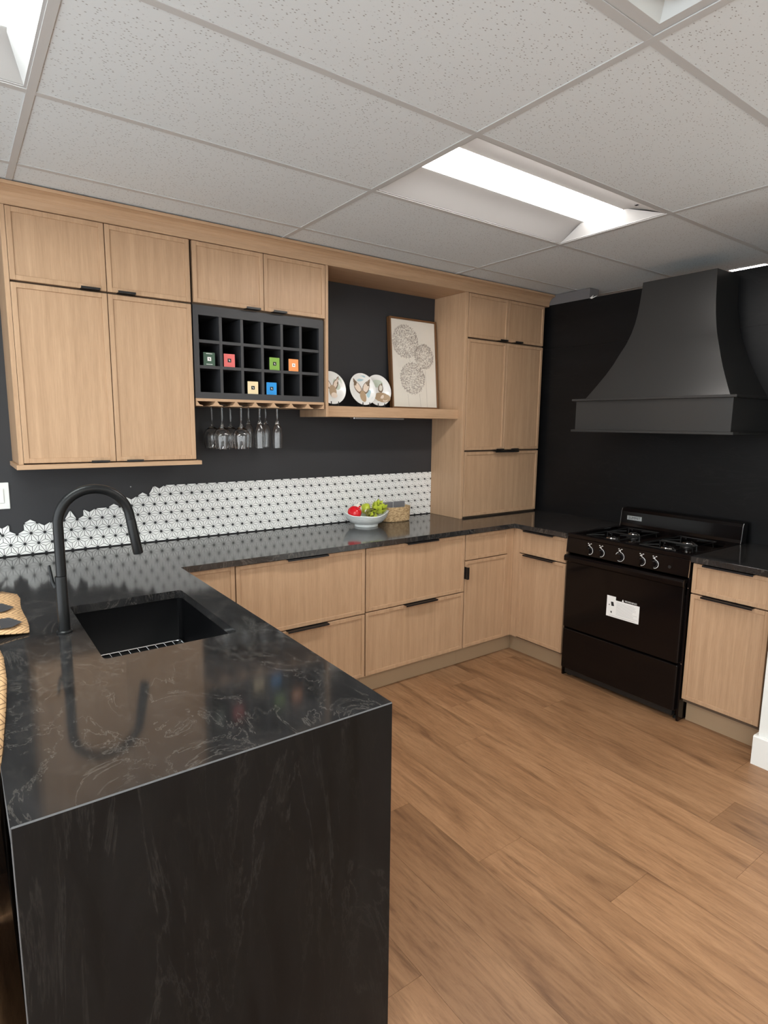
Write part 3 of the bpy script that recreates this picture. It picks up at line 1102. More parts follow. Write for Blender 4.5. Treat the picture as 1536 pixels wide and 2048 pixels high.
MB().lathe([(0.0, 0.0), (0.042, 0.0), (0.044, 0.002), (0.030, 0.003), (0.0, 0.0015)], (-3.19, -1.30, 0.6903), 20).build('drain', 'steel', t, smooth=True)
g = thing('sink_grid', 'chrome wire grid lying in the bottom of the black sink', 'sink grid', (-3.19, -1.31, 0.6905))
gx0, gx1, gy0, gy1, gz = sx0 + 0.022, sx1 - 0.012, sy0 + 0.04, sy1 - 0.012, 0.7165
loop = [(p[0], p[1], gz) for p in rrect(gx0, gx1, gy0, gy1, 0.02)]
MB().tube(loop + [loop[0], loop[1]], 0.0034, 8, cap=False).build('rim_wire', 'chrome', g, smooth=True)
for k in range(1, 11):
    x = gx0 + (gx1 - gx0) * k / 11
    MB().tube([(x, gy0 + 0.002, gz), (x, gy1 - 0.002, gz)], 0.0022, 6).build('wire', 'chrome', g, smooth=True)
for k in (1, 2, 3):
    y = gy0 + (gy1 - gy0) * k / 4
    MB().tube([(gx0 + 0.002, y, gz - 0.004), (gx1 - 0.002, y, gz - 0.004)], 0.0018, 6).build('cross_wire', 'chrome', g, smooth=True)
for px in (gx0 + 0.03, gx1 - 0.03):
    for py in (gy0 + 0.03, gy1 - 0.03):
        MB().lathe([(0.0, 0.0), (0.006, 0.0), (0.006, 0.021), (0.0, 0.0235)], (px, py, 0.6905), 8).build('foot', 'print_black', g)

t = thing('faucet', 'matte black gooseneck pull-down faucet beside the sink', 'faucet', (-3.4435, -1.304, H))
fx, fy = -3.4395, -1.304
MB().lathe([(0.0, 0.0005), (0.0225, 0.0005), (0.0225, 0.006), (0.019, 0.009), (0.0, 0.009)], (fx - 0.002, fy, H), 28).build('base_flange', 'matte_black', t, smooth=True)
MB().lathe([(0.0168, 0.0), (0.0168, 0.168), (0.0158, 0.171), (0.0, 0.171)], (fx - 0.002, fy, H + 0.0092), 28).build('body', 'matte_black', t, smooth=True)
ra, ax, az = 0.1035, fx + 0.1035, 1.254
path = [(fx, fy, 1.096), (fx, fy, 1.17)]
for k in range(25):
    a = math.pi - (math.pi * 0.955) * k / 24
    path.append((ax + ra * math.cos(a), fy, az + ra * math.sin(a)))
dx, dz = path[-1][0] - path[-2][0], path[-1][2] - path[-2][2]
ln_ = math.hypot(dx, dz)
ex, ez = path[-1][0], path[-1][2]
dx, dz = 0.16, -0.987
path.append((ex + dx * 0.015, fy, ez + dz * 0.015))
MB().tube(path, 0.0148, 20).build('gooseneck', 'matte_black', t, smooth=True)
s0 = (ex + dx * 0.0155, fy, ez + dz * 0.0155)
s1 = (ex + dx * 0.132, fy, ez + dz * 0.132)
sm = [(s0[0] + (s1[0] - s0[0]) * q, fy, s0[2] + (s1[2] - s0[2]) * q) for q in (0, 0.03, 0.5, 0.97, 1)]
sp_ = MB().tube(sm, [0.0140, 0.0152, 0.0155, 0.0158, 0.0150], 20).build('spray_head', 'matte_black', t, smooth=True)
mx, mz = sm[2][0], sm[2][2]
MB().box(mx - 0.018, mx - 0.0145, fy - 0.005, fy + 0.005, mz + 0.005, mz + 0.030).build('spray_button', 'matte_black', sp_)
lv = MB().tube([(fx - 0.017, fy + 0.004, 1.060), (fx - 0.024, fy + 0.010, 1.075), (fx - 0.028, fy + 0.03, 1.125)], [0.008, 0.0055, 0.004], 10)
lv.build('lever', 'matte_black', t, smooth=True)

# ================================================================== KRAFT CARDBOARD
t = thing('cardboard_wrap', 'printed kraft cardboard sheet folded over the left edge of the worktop', 'cardboard', (-3.66, -1.2, 0.0))


def sheet(name, rows, parent, mat='kraft_print', th=0.003, smooth=True):
    """rows: list of lists of 3-D points, all the same length; uv in metres along the sheet"""
    nr, nc = len(rows), len(rows[0])
    off = parent_base(parent)
    me = bpy.data.meshes.new(name)
    vs = [Vector(p) - off for r in rows for p in r]
    fs = [(i * nc + j, i * nc + j + 1, (i + 1) * nc + j + 1, (i + 1) * nc + j) for i in range(nr - 1) for j in range(nc - 1)]
    me.from_pydata([tuple(v) for v in vs], [], fs)
    uv = me.uv_layers.new(name='UVMap')
    U = [[0.0] * nc for _ in range(nr)]
    V = [[0.0] * nc for _ in range(nr)]
    for i in range(nr):
        for j in range(1, nc):
            U[i][j] = U[i][j - 1] + (Vector(rows[i][j]) - Vector(rows[i][j - 1])).length
    for j in range(nc):
        for i in range(1, nr):
            V[i][j] = V[i - 1][j] + (Vector(rows[i][j]) - Vector(rows[i - 1][j])).length
    for p in me.polygons:
        for li in p.loop_indices:
            vi = me.loops[li].vertex_index
            uv.data[li].uv = (U[vi // nc][vi % nc], V[vi // nc][vi % nc])
    me.materials.append(MATS[mat])
    if smooth:
        me.shade_smooth()
    o = bpy.data.objects.new(name, me)
    COL.objects.link(o)
    o.parent = parent
    sd = o.modifiers.new('solid', 'SOLIDIFY')
    sd.thickness = th
    sd.offset = 0
    return o


rows = []
for k in range(9):
    s = k / 8
    y = -1.262 + s * (0.56)
    xr_ = -3.532 + 0.012 * s - 0.05 * max(0, s - 0.85) / 0.15 + 0.004 * math.sin(s * 9)
    lift = 0.010 + 0.004 * math.sin(s * 3)
    rows.append([(xr_, y, 0.9185 + lift * 0.1), (xr_ - 0.04, y, 0.9185 + lift * 0.5), (xr_ - 0.08, y - 0.002, 0.920 + lift), (-3.645, y - 0.004, 0.922 + lift),
                 (-3.672, y - 0.004, 0.915 + lift * 0.6), (-3.690, y - 0.004, 0.885), (-3.700, y, 0.80), (-3.705, y, 0.45), (-3.705, y, 0.004)])
sheet('folded_flap', rows, t)
rows = []
edge = [(-1.275, -3.640), (-1.32, -3.620), (-1.45, -3.612), (-1.62, -3.616), (-1.80, -3.630), (-1.98, -3.647), (-2.10, -3.662), (-2.18, -3.674)]
for y, xr_ in edge:
    hang = xr_ - 0.020
    zt = 0.9195 if xr_ > XL else 0.9195 - (XL - xr_) * 2.0
    rows.append([(xr_, y, zt), (xr_ - 0.010, y, zt + 0.006), (min(xr_ - 0.03, -3.664), y, zt + 0.008), (min(xr_ - 0.04, -3.676), y, zt - 0.006), (-3.690, y, zt - 0.05), (-3.700, y, 0.70),
                 (-3.704, y, 0.40), (-3.704, y, 0.004)])
sheet('hanging_sheet', rows, t)  # unseen lower drop lengthened to the floor to shade the slot


def hexa(cx_, cy_, hl, hw_, z):
    return [(cx_ - hl, cy_, z), (cx_ - hl * 0.45, cy_ + hw_, z), (cx_ + hl * 0.35, cy_ + hw_, z), (cx_ + hl, cy_, z), (cx_ + hl * 0.35, cy_ - hw_, z), (cx_ - hl * 0.45, cy_ - hw_, z)]


for cy_, cx_ in ((-1.175, -3.592), (-0.985, -3.600)):
    h = MB()
    P = hexa(cx_, cy_, 0.050, 0.055, 0.9285)
    Q = [(p[0], p[1], 0.9225 if p[0] > cx_ + 0.02 else 0.9275) for p in P]
    P = [(p[0], p[1], q[2] + 0.0085) for p, q in zip(P, Q)]
    h.add(P, [tuple(range(6))])
    ho = h.build('printed_hexagon', 'kraft_ink', t)
    MB().box(cx_ - 0.030, cx_ - 0.012, cy_ - 0.040, cy_ + 0.040, 0.9366, 0.9369).build('printed_bar', 'kraft_plain', ho)

# ================================================================== HOOD
HC = -1.43
t = thing('range_hood', 'dark grey flared range hood over the stove', 'range hood', (-0.25, HC, 1.530))
hb_ = MB()
lv_ = [(2.420, 0.0), (2.36, 0.003), (2.30, 0.007), (2.24, 0.012), (2.18, 0.020), (2.12, 0.032), (2.06, 0.049), (2.00, 0.072), (1.94, 0.094), (1.88, 0.120), (1.82, 0.150), (1.77, 0.176), (1.733, 0.196)]
vs, fs = [], []
for z, a in lv_:
    xf = -0.25 - a
    w = 0.215 + 1.1 * a
    vs += [(-0.0006, HC + w, z), (xf, HC + w, z), (xf, HC - w, z), (-0.0006, HC - w, z)]
for i in range(len(lv_) - 1):
    for k in range(4):
        k2 = (k + 1) % 4
        fs.append((i * 4 + k, i * 4 + k2, (i + 1) * 4 + k2, (i + 1) * 4 + k))
fs.append((0, 1, 2, 3)); fs.append(tuple((len(lv_) - 1) * 4 + k for k in (3, 2, 1, 0)))
o = hb_.add(vs, fs).build('flared_canopy', 'hood_paint', t, smooth=True)
o.data.set_sharp_from_angle(angle=math.radians(50))
MB().box(-0.500, -0.0006, HC - 0.486, HC + 0.490, 1.7185, 1.7328).build('upper_lip', 'hood_paint', t, bevel=0.002)
f = MB()
f.box(-0.484, -0.466, HC - 0.466, HC + 0.466, 1.545, 1.7183)
f.box(-0.466, -0.0006, HC - 0.466, HC - 0.448, 1.545, 1.7183); f.box(-0.466, -0.0006, HC + 0.448, HC + 0.466, 1.545, 1.7183)
f.build('band', 'hood_paint', t, merge=False)
f = MB()
f.box(-0.500, -0.440, HC - 0.486, HC + 0.487, 1.530, 1.5448)
f.box(-0.440, -0.0006, HC - 0.486, HC - 0.43, 1.530, 1.5448); f.box(-0.440, -0.0006, HC + 0.43, HC + 0.487, 1.530, 1.5448)
f.build('lower_lip', 'hood_paint', t, merge=False, bevel=0.002)
MB().box(-0.440, -0.0006, HC - 0.43, HC + 0.43, 1.575, 1.585).build('filter_panel', 'iron_black', t)

# ================================================================== STOVE
SY0, SY1 = -1.838, -1.0835
SX = -0.640
SC = (SY0 + SY1) / 2
t = thing('gas_stove', 'black gas stove with four burners between the oak cabinets', 'stove', (-0.35, SC, 0.0005))
FS = FX(SX)
f = MB()
f.box(SX, -0.03, SY0, SY0 + 0.012, 0.004, 0.905); f.box(SX, -0.03, SY1 - 0.012, SY1, 0.004, 0.905)
f.box(SX + 0.002, -0.03, SY0 + 0.012, SY1 - 0.012, 0.06, 0.70)
f.build('body', 'enamel_black', t, merge=False)
for yy in (SY0 + 0.006, SY1 - 0.006):
    for xx in (-0.600, -0.08):
        MB().lathe([(0.0, 0.0), (0.015, 0.0), (0.015, 0.006), (0.008, 0.0145), (0.0, 0.0145)], (xx, yy + (0.026 if yy < SC else -0.026), 0.0005), 10).build('foot', 'print_black', t)
# cooktop: raised rim around a sunk pan
f = MB()
f.box(-0.655, -0.625, SY0, SY1, 0.893, 0.915)
f.box(-0.625, -0.10, SY0, SY0 + 0.022, 0.905, 0.915); f.box(-0.625, -0.10, SY1 - 0.022, SY1, 0.905, 0.915)
f.box(-0.625, -0.10, SC - 0.02, SC + 0.02, 0.885, 0.908)
f.box(-0.10, -0.03, SY0, SY1, 0.885, 0.915)
f.build('cooktop_rim', 'enamel_black', t, merge=False, bevel=0.003, seg=2)
MB().box(-0.625, -0.10, SY0 + 0.012, SY1 - 0.012, 0.868, 0.878).build('cooktop_pan', 'enamel_black', t)
for yc in (SC + 0.178, SC - 0.165):
    for xc in (-0.495, -0.262):
        bu = MB().lathe([(0.0, 0.0), (0.044, 0.0), (0.040, 0.008), (0.030, 0.010), (0.030, 0.014), (0.0, 0.014)], (xc, yc, 0.8782), 20).build('burner', 'iron_black', t, smooth=True)
        MB().lathe([(0.0, 0.0), (0.033, 0.0), (0.035, 0.006), (0.031, 0.013), (0.014, 0.018), (0.0, 0.019)], (xc, yc, 0.8924), 20).build('burner_cap', 'chrome', bu, smooth=True)
        gr = MB()
        for a in range(4):
            th = math.pi / 4 + a * math.pi / 2
            ca_, sa_ = math.cos(th), math.sin(th)
            gr.tube([(xc + ca_ * 0.135, yc + sa_ * 0.135, 0.880), (xc + ca_ * 0.13, yc + sa_ * 0.13, 0.916), (xc + ca_ * 0.045, yc + sa_ * 0.045, 0.919)], 0.0034, 6)
        ringp = [(xc + 0.135 * s * (1 if q in (0, 3) else -1) if False else xc + 0.104 * cx_, yc + 0.104 * cy_, 0.914) for s, q in ((1, 0),) for cx_, cy_ in ((1, 1), (-1, 1), (-1, -1), (1, -1), (1, 1))]
        gr.tube(ringp, 0.0034, 6)
        gr.build('grate', 'iron_black', t, smooth=True)
# splash back with badge
bgp = [(-0.030, 0.9155), (-0.105, 0.9155), (-0.098, 0.935), (-0.092, 1.010), (-0.082, 1.030), (-0.030, 1.034)]
MB().prism(bgp, SY0 + 0.0, SY1, lambda p, q: (p[0], q, p[1])).build('back_guard', 'enamel_black', t, bevel=0.002)
for yy in (SY0, SY1):
    yb_ = yy - 0.0015 if yy == SY0 else yy
    MB().prism([(px - 0.0015, pz) for px, pz in bgp[1:5]] + [(-0.080, 1.0285), (-0.0885, 1.008), (-0.0945, 0.936), (-0.101, 0.9158)], yb_, yb_ + 0.0015, lambda p, q: (p[0], q, p[1])).build('back_guard_trim', 'steel', t)
bd = MB().box(-0.0985, -0.0962, -1.231, -1.129, 0.959, 0.986).build('badge', 'badge_silver', t)
tv, tf = text_mb('SUMMIT', 0.023)
MB().add([(-0.0990, -1.180 - v[0] * 1.0, 0.9722 + v[1]) for v in tv], tf).build('badge_lettering', 'print_black', bd)
# control panel, slightly tilted
cp = [(-0.640, 0.800), (-0.662, 0.800), (-0.656, 0.892), (-0.640, 0.892)]
MB().prism(cp, SY0, SY1, lambda p, q: (p[0], q, p[1])).build('control_panel', 'enamel_black', t, bevel=0.002)
for yy in (SY0 - 0.001, SY1 + 0.001 - 0.0016):
    MB().prism([(-0.663, 0.800), (-0.658, 0.800), (-0.651, 0.892), (-0.6575, 0.892)], yy, yy + 0.0016, lambda p, q: (p[0], q, p[1])).build('side_trim', 'chrome', t)
KN = [(-1.245, 0), (-1.321, 0), (-1.445, 1), (-1.575, 0), (-1.650, 0)]
for yk, big in KN:
    r = 0.0215 if big else 0.019
    kn = MB().lathe([(0.0, 0.0), (r + 0.004, 0.0), (r + 0.003, -0.003), (r, -0.004), (r * 0.86, -0.024), (0.0, -0.026)], (-0.660, yk, 0.836), 22, axis='x').build('knob', 'enamel_black', t, smooth=True)
    # pale scale ring and index
    rg = MB()
    for a in range(26 if big else 17):
        th = math.radians(-80 + (a * 13 if big else a * 10.5))
        rr0, rr1 = r + 0.0040, r + 0.0066
        rg.add([(-0.6622, yk - rr * math.cos(th + d), 0.836 + rr * math.sin(th + d) * -1) for rr, d in ((rr0, -0.09), (rr1, -0.09), (rr1, 0.09), (rr0, 0.09))], [(0, 1, 2, 3)])
    rg.build('scale_ring', 'label_white', kn, merge=False)
    ix = MB()
    z_ = 0.836 + r + 0.016
    for dy, dz_ in ((0.0, 0.0), (0.009, 0.006), (-0.009, 0.006), (0.0, -0.007), (0.006, -0.004)):
        ix.box(-0.6612, -0.6592, yk + dy - 0.0036, yk + dy + 0.0036, z_ + dz_ - 0.0016, z_ + dz_ + 0.0016)
    ix.build('index_mark', 'label_white', kn, merge=False)
MB().lathe([(0.0, 0.0), (0.009, 0.0), (0.008, -0.003), (0.0, -0.003)], (-0.660, -1.735, 0.836), 14, axis='x').build('indicator', 'iron_black', t, smooth=True)
# oven door with handle bar, label, lower drawer
od = MB().fbox(FS, SY0 + 0.016, SY1 - 0.010, 0.002, 0.026, 0.330, 0.765).build('oven_door', 'enamel_black', t, bevel=0.004, seg=2)
hp = [(-0.667, 0.740), (-0.690, 0.752), (-0.692, 0.776), (-0.684, 0.788), (-0.644, 0.788), (-0.644, 0.768), (-0.667, 0.766)]
MB().prism(hp, SY0 + 0.010, SY1 - 0.006, lambda p, q: (p[0], q, p[1])).build('door_handle', 'enamel_black', od, bevel=0.003, seg=2)
LXF = -0.6664
ly0, ly1, lz0, lz1 = -1.590, -1.387, 0.478, 0.580
lb = MB()
lb.prism([(ly1, lz0), (ly1, lz1 + 0.020), (ly1 - 0.056, lz1 + 0.020), (ly1 - 0.056, lz1), (ly0, lz1), (ly0, lz0)], LXF, LXF - 0.0006, lambda p, q: (q, p[0], p[1]))
lab = lb.build('warning_label', 'label_white', od)
lab['label'] = 'white printed warning label'
tv, tf = text_mb('WARNING', 0.0155)
MB().add([(LXF - 0.0008, ly1 - 0.149 - v[0], lz1 + 0.009 + v[1] * 0.9) for v in tv], tf).build('label_heading', 'label_white', lab)
MB().add([(LXF - 0.0008, ly1 - 0.094, lz1 + 0.002), (LXF - 0.0008, ly1 - 0.107, lz1 + 0.002), (LXF - 0.0008, ly1 - 0.1005, lz1 + 0.017)], [(0, 1, 2)]).build('warning_triangle', 'label_white', lab)
pr = MB()
random.seed(3)
for k in range(11):
    z = lz1 - 0.012 - k * 0.0072
    e_ = random.uniform(0.10, 0.135)
    pr.add([(LXF - 0.0008, ly1 - 0.062, z), (LXF - 0.0008, ly1 - 0.062 - e_, z), (LXF - 0.0008, ly1 - 0.062 - e_, z + 0.0016), (LXF - 0.0008, ly1 - 0.062, z + 0.0016)], [(0, 1, 2, 3)])
pr.add([(LXF - 0.0008, ly1 - 0.02, lz0 + 0.007), (LXF - 0.0008, ly0 + 0.02, lz0 + 0.007), (LXF - 0.0008, ly0 + 0.02, lz0 + 0.009), (LXF - 0.0008, ly1 - 0.02, lz0 + 0.009)], [(0, 1, 2, 3)])
pr.build('label_print', 'print_grey', lab, merge=False)
ic = MB()
for a in ([(0.026, 0.088), (0.042, 0.090), (0.048, 0.066), (0.031, 0.064)], [(0.012, 0.066), (0.022, 0.066), (0.017, 0.074)], [(0.026, 0.032), (0.036, 0.034), (0.036, 0.022), (0.030, 0.022)]):
    ic.add([(LXF - 0.0008, ly1 - p[0], lz0 + p[1]) for p in a], [tuple(range(len(a)))])
ic.build('label_icon', 'print_black', lab, merge=False)
MB().fbox(FS, SY0 + 0.016, SY1 - 0.010, 0.002, 0.024, 0.062, 0.318).build('lower_drawer', 'enamel_black', t, bevel=0.005, seg=2)
MB().fbox(FS, SY0 + 0.030, SY1 - 0.030, -0.02, 0.010, 0.028, 0.060).build('kick_plate', 'iron_black', t)
for yy, zz in ((SY0 + 0.007, 0.325), (SY1 - 0.006, 0.075), (SY0 + 0.007, 0.74)):
    MB().lathe([(0.0, 0.0), (0.0035, 0.0), (0.003, -0.002), (0.0, -0.0025)], (SX - 0.0003, yy, zz), 8, axis='x').build('screw', 'chrome', t)

# ================================================================== SHELF DECOR
SZ = 0.0005 + 1.667


def place(o, loc, rot):
    o.location = loc
    o.rotation_euler = rot


def plate(label, cx_, cy_, tilt, yaw, design):
    R_ = 0.1025
    a = math.radians(tilt)
    t = thing('display_plate', label, 'plate', (0, 0, 0), 'hare plates on the oak shelf')
    # local: plate faces -y, centre at origin
    pf = [(0.0, 0.000), (0.060, 0.000), (0.072, -0.006), (R_ - 0.003, -0.012), (R_, -0.012), (R_ - 0.001, -0.009), (0.074, -0.001), (0.062, 0.005), (0.0, 0.005)]
    MB().lathe(pf, (0, 0, 0), 40, axis='y').build('dish', 'porcelain', t, smooth=True)
    yy = lambda x, z: (-0.0006 if math.hypot(x, z) < 0.060 else (-0.0008 - (math.hypot(x, z) - 0.060) * 0.31))

    def patch(name, pts, mat, lift=0.0):
        mb = MB()
        c0 = (sum(p[0] for p in pts) / len(pts), sum(p[1] for p in pts) / len(pts))
        vs = [(c0[0], yy(*c0) - lift - 0.0004, c0[1])] + [(p[0], yy(*p) - lift - 0.0004, p[1]) for p in pts]
        n_ = len(pts)
        mb.add(vs, [(0, i + 1, (i + 1) % n_ + 1) for i in range(n_)])
        return mb.build(name, mat, t)

    def ear(x0, z0, x1, z1, w, mat, lift):
        d = Vector((x1 - x0, z1 - z0)); nrm = Vector((-d.y, d.x)).normalized()
        L_, R__ = [], []
        for k in range(7):
            s = k / 6
            ww = w * math.sin(math.pi * (0.12 + 0.88 * s) ** 0.8) if s < 1 else 0
            p = Vector((x0, z0)) + d * s
            L_.append(tuple(p + nrm * ww)); R__.append(tuple(p - nrm * ww))
        patch('ear', L_ + R__[::-1][1:], mat, lift)

    def blob(name, x, z, rx, rz, mat, lift, ang=0):
        patch(name, [(x + rx * math.cos(q * math.pi / 7) * math.cos(ang) - rz * math.sin(q * math.pi / 7) * math.sin(ang),
                      z + rx * math.cos(q * math.pi / 7) * math.sin(ang) + rz * math.sin(q * math.pi / 7) * math.cos(ang)) for q in range(14)], mat, lift)
    if design == 0:
        blob('sky_wash', 0.0, 0.070, 0.035, 0.016, 'wash_blue', 0, 0.3)
        blob('grass_wash', 0.052, -0.03, 0.022, 0.032, 'wash_blue', 0)
        for sg in (-1, 1):
            ear(sg * 0.012, -0.022, sg * 0.066, 0.068, 0.025, 'hare_dark', 0.0004)
            ear(sg * 0.017, -0.012, sg * 0.063, 0.062, 0.020, 'hare_pink', 0.0010)
        blob('head', 0.0, -0.045, 0.024, 0.038, 'hare_brown', 0.0014)
        blob('muzzle', 0.0, -0.064, 0.014, 0.014, 'hare_pink', 0.002)
    elif design == 1:
        blob('leaf_wash', 0.0, 0.05, 0.05, 0.03, 'wash_green', 0)
        ear(0.020, -0.010, 0.040, 0.058, 0.020, 'hare_dark', 0.0004)
        ear(0.022, 0.0, 0.038, 0.050, 0.013, 'paper_cream', 0.001)
        blob('body', 0.030, -0.045, 0.060, 0.034, 'hare_brown', 0.0006, -0.1)
        blob('flank', 0.045, -0.05, 0.028, 0.024, 'hare_pink', 0.0012, 0.2)
    else:
        blob('leaf_wash', 0.05, 0.03, 0.03, 0.04, 'wash_green', 0)
        for sg in (-1, 1):
            ear(0.012 + sg * 0.012, -0.005, 0.010 + sg * 0.05, 0.075, 0.018, 'hare_dark', 0.0004)
            ear(0.012 + sg * 0.014, 0.004, 0.010 + sg * 0.047, 0.066, 0.012, 'hare_pink', 0.001)
        blob('head', 0.012, -0.020, 0.026, 0.040, 'hare_brown', 0.0014)
        blob('cheek', 0.018, -0.045, 0.022, 0.018, 'hare_pink', 0.002)
    zc = SZ + 0.012 + R_ * math.cos(a)
    place(t, (cx_, cy_, zc), (-a, 0, yaw))
    # wire stand
    st = thing('plate_stand', 'black wire stand under the ' + label.split(' plate')[0] + ' plate', 'plate stand', (cx_, cy_, SZ), 'wire plate stands on the oak shelf')
    yb_ = cy_ - R_ * math.sin(a)
    for sx_ in (-0.026, 0.026):
        px = cx_ + sx_
        p_ = [(px, yb_ - 0.026, SZ + 0.030), (px, yb_ - 0.027, SZ + 0.006), (px, yb_ - 0.020, SZ + 0.0035), (px, yb_ + 0.03, SZ + 0.0035), (px, yb_ + 0.055, SZ + 0.090)]
        MB().tube(p_, 0.0028, 6).build('prong', 'print_black', st, smooth=True)
    MB().tube([(cx_ - 0.026, yb_ + 0.045, SZ + 0.055), (cx_ + 0.026, yb_ + 0.045, SZ + 0.055)], 0.0024, 6).build('cross_bar', 'print_black', st, smooth=True)
    return t


plate('left hare plate on the shelf, half hidden by the oak end panel', -1.772, -0.125, 14, 0.0, 2)
plate('middle hare plate with two tall ears standing on the shelf', -1.548, -0.135, 14, 0.05, 0)
plate('right hare plate on the shelf, overlapped and beside the framed picture', -1.395, -0.088, 12, 0.0, 1)

# framed picture leaning on the wall
t = thing('framed_picture', 'framed print of three grey flower heads leaning on the shelf', 'picture', (0, 0, 0))
PWd, PHt, fr_ = 0.406, 0.606, 0.012
f = MB()
f.box(-PWd / 2, -PWd / 2 + fr_, -0.034, 0.0, 0, PHt); f.box(PWd / 2 - fr_, PWd / 2, -0.034, 0.0, 0, PHt)
f.box(-PWd / 2 + fr_, PWd / 2 - fr_, -0.034, 0.0, 0, fr_); f.box(-PWd / 2 + fr_, PWd / 2 - fr_, -0.034, 0.0, PHt - fr_, PHt)
f.build('frame', 'frame_wood', t, merge=False, bevel=0.001)
cw, chh = PWd - 2 * fr_, PHt - 2 * fr_
MB().box(-cw / 2, cw / 2, -0.026, -0.004, fr_, PHt - fr_).build('canvas', 'paper_cream', t)
ink = MB()
random.seed(11)
YI = -0.0266


def stroke(x, z, ang, ln, w):
    c_, s_ = math.cos(ang) * ln / 2, math.sin(ang) * ln / 2
    nx, nz = -math.sin(ang) * w / 2, math.cos(ang) * w / 2
    ink.add([(x - c_ - nx, YI, z - s_ - nz), (x + c_ - nx, YI, z + s_ - nz), (x + c_ + nx, YI, z + s_ + nz), (x - c_ + nx, YI, z - s_ + nz)], [(0, 1, 2, 3)])


for s_c, t_c, rr in ((0.315, 0.245, 0.285), (0.735, 0.400, 0.215), (0.455, 0.665, 0.275)):
    cxp, czp, rad = -cw / 2 + cw * s_c, PHt - fr_ - chh * t_c, cw * rr
    for k in range(900 if rr > 0.25 else 600):
        a_ = random.uniform(0, 2 * math.pi)
        q = rad * math.sqrt(random.uniform(0.0, 1.0)) ** 0.85
        stroke(cxp + q * math.cos(a_), czp + q * math.sin(a_), random.uniform(0, math.pi), random.uniform(0.006, 0.014), random.uniform(0.0012, 0.0026))
    for k in range(120):
        a_ = random.uniform(0, 2 * math.pi)
        q = rad * random.uniform(0.93, 1.04)
        stroke(cxp + q * math.cos(a_), czp + q * math.sin(a_), a_ + random.uniform(-.6, .6), 0.011, 0.0018)
io = ink.build('ink_flowers', 'ink_brown', t, merge=False)
stm = MB()
for s_, t0, t1, w in ((0.33, 0.85, 0.99, 0.0022), (0.60, 0.84, 0.995, 0.0025), (0.745, 0.55, 0.75, 0.0025), (0.39, 0.44, 0.48, 0.002)):
    xa = -cw / 2 + cw * s_
    za, zb = PHt - fr_ - chh * t0, PHt - fr_ - chh * t1
    stm.add([(xa - w / 2, YI, za), (xa + w / 2, YI, za), (xa + w / 2 + 0.008, YI, zb), (xa - w / 2 + 0.008, YI, zb)], [(0, 1, 2, 3)])
xa = -cw / 2 + cw * 0.745 + 0.008
stm.add([(xa - 0.00125, YI, PHt - fr_ - chh * 0.75), (xa + 0.00125, YI, PHt - fr_ - chh * 0.75), (xa + 0.0030, YI, fr_), (xa + 0.0005, YI, fr_)], [(0, 1, 2, 3)])
stm.build('ink_stems', 'ink_stem', t, merge=False)
place(t, (-1.064, -0.0555, SZ), (math.radians(-5.0), 0, 0))

# ================================================================== FRUIT BOWL AND BASKET
bcx, bcy = -1.545, -0.195
t = thing('fruit_bowl', 'wavy-rimmed white glazed bowl filled with peppers on the worktop', 'bowl', (bcx, bcy, H + 0.0005))
vs, fs = [], []
nb = 40
prof = [(0.0, 0.004, 0), (0.070, 0.004, 0), (0.072, 0.000, 0), (0.078, 0.000, 0), (0.080, 0.014, 0), (0.112, 0.028, 0.0), (0.138, 0.052, 0.3), (0.155, 0.084, 1), (0.153, 0.087, 1), (0.149, 0.083, 1), (0.132, 0.054, 0.3), (0.104, 0.032, 0), (0.0, 0.022, 0)]
for i in range(nb):
    th = 2 * math.pi * i / nb
    wv = 0.011 * math.sin(2 * th + 2.6) + 0.004 * math.sin(5 * th)
    wr_ = 1 + 0.03 * math.sin(3 * th)
    for r, z, k in prof:
        vs.append((bcx + r * wr_ * math.cos(th), bcy + r * wr_ * math.sin(th) * 0.86, H + 0.0005 + z + wv * k))
mm = len(prof)
for i in range(nb):
    j = (i + 1) % nb
    for k in range(mm - 1):
        fs.append((i * mm + k, j * mm + k, j * mm + k + 1, i * mm + k + 1))
MB().add(vs, fs).build('bowl', 'bowl_glaze', t, smooth=True)


def pepper(name, label, c, r, h, mat, lobes=4, amp=0.12, tilt=(0, 0, 0), stem='leaf_green', cat='pepper'):
    t = thing(name, label, cat, (0, 0, 0), 'vegetables in the bowl')
    vs, fs = [], []
    n_, m_ = 28, 12
    for i in range(m_ + 1):
        ph = math.pi * i / m_
        rr = r * (math.sin(ph) ** 0.75 if 0 < i < m_ else 0.0) * (1 - 0.12 * math.cos(ph))
        zz = h / 2 * math.cos(ph) - (0.18 * h * math.exp(-(ph / 0.35) ** 2))
        for k in range(n_):
            th = 2 * math.pi * k / n_
            q = rr * (1 - amp * abs(math.sin(lobes * th / 2)) ** 3 * 1.0 + amp * 0.3)
            vs.append((q * math.cos(th), q * math.sin(th), zz))
    for i in range(m_):
        for k in range(n_):
            k2 = (k + 1) % n_
            fs.append((i * n_ + k, i * n_ + k2, (i + 1) * n_ + k2, (i + 1) * n_ + k))
    MB().add(vs, fs).build('flesh', mat, t, smooth=True)
    MB().tube([(0, 0, h * 0.30), (0.002, 0, h * 0.42), (0.010, 0, h * 0.52), (0.020, 0.002, h * 0.56)], [0.007, 0.0055, 0.005, 0.0065], 8).build('stem', stem, t, smooth=True)
    place(t, c, tilt)
    return t


pepper('red_pepper', 'glossy red bell pepper at the left of the bowl', (-1.640, -0.205, 1.010), 0.046, 0.075, 'pepper_red', 3, 0.16, (0.5, 0.15, 0.4), 'pepper_red')
pepper('lime_pepper', 'lime green bell pepper at the back of the bowl', (-1.508, -0.130, 1.016), 0.035, 0.068, 'lime_green', 3, 0.2, (-0.3, 0.5, 0.2))


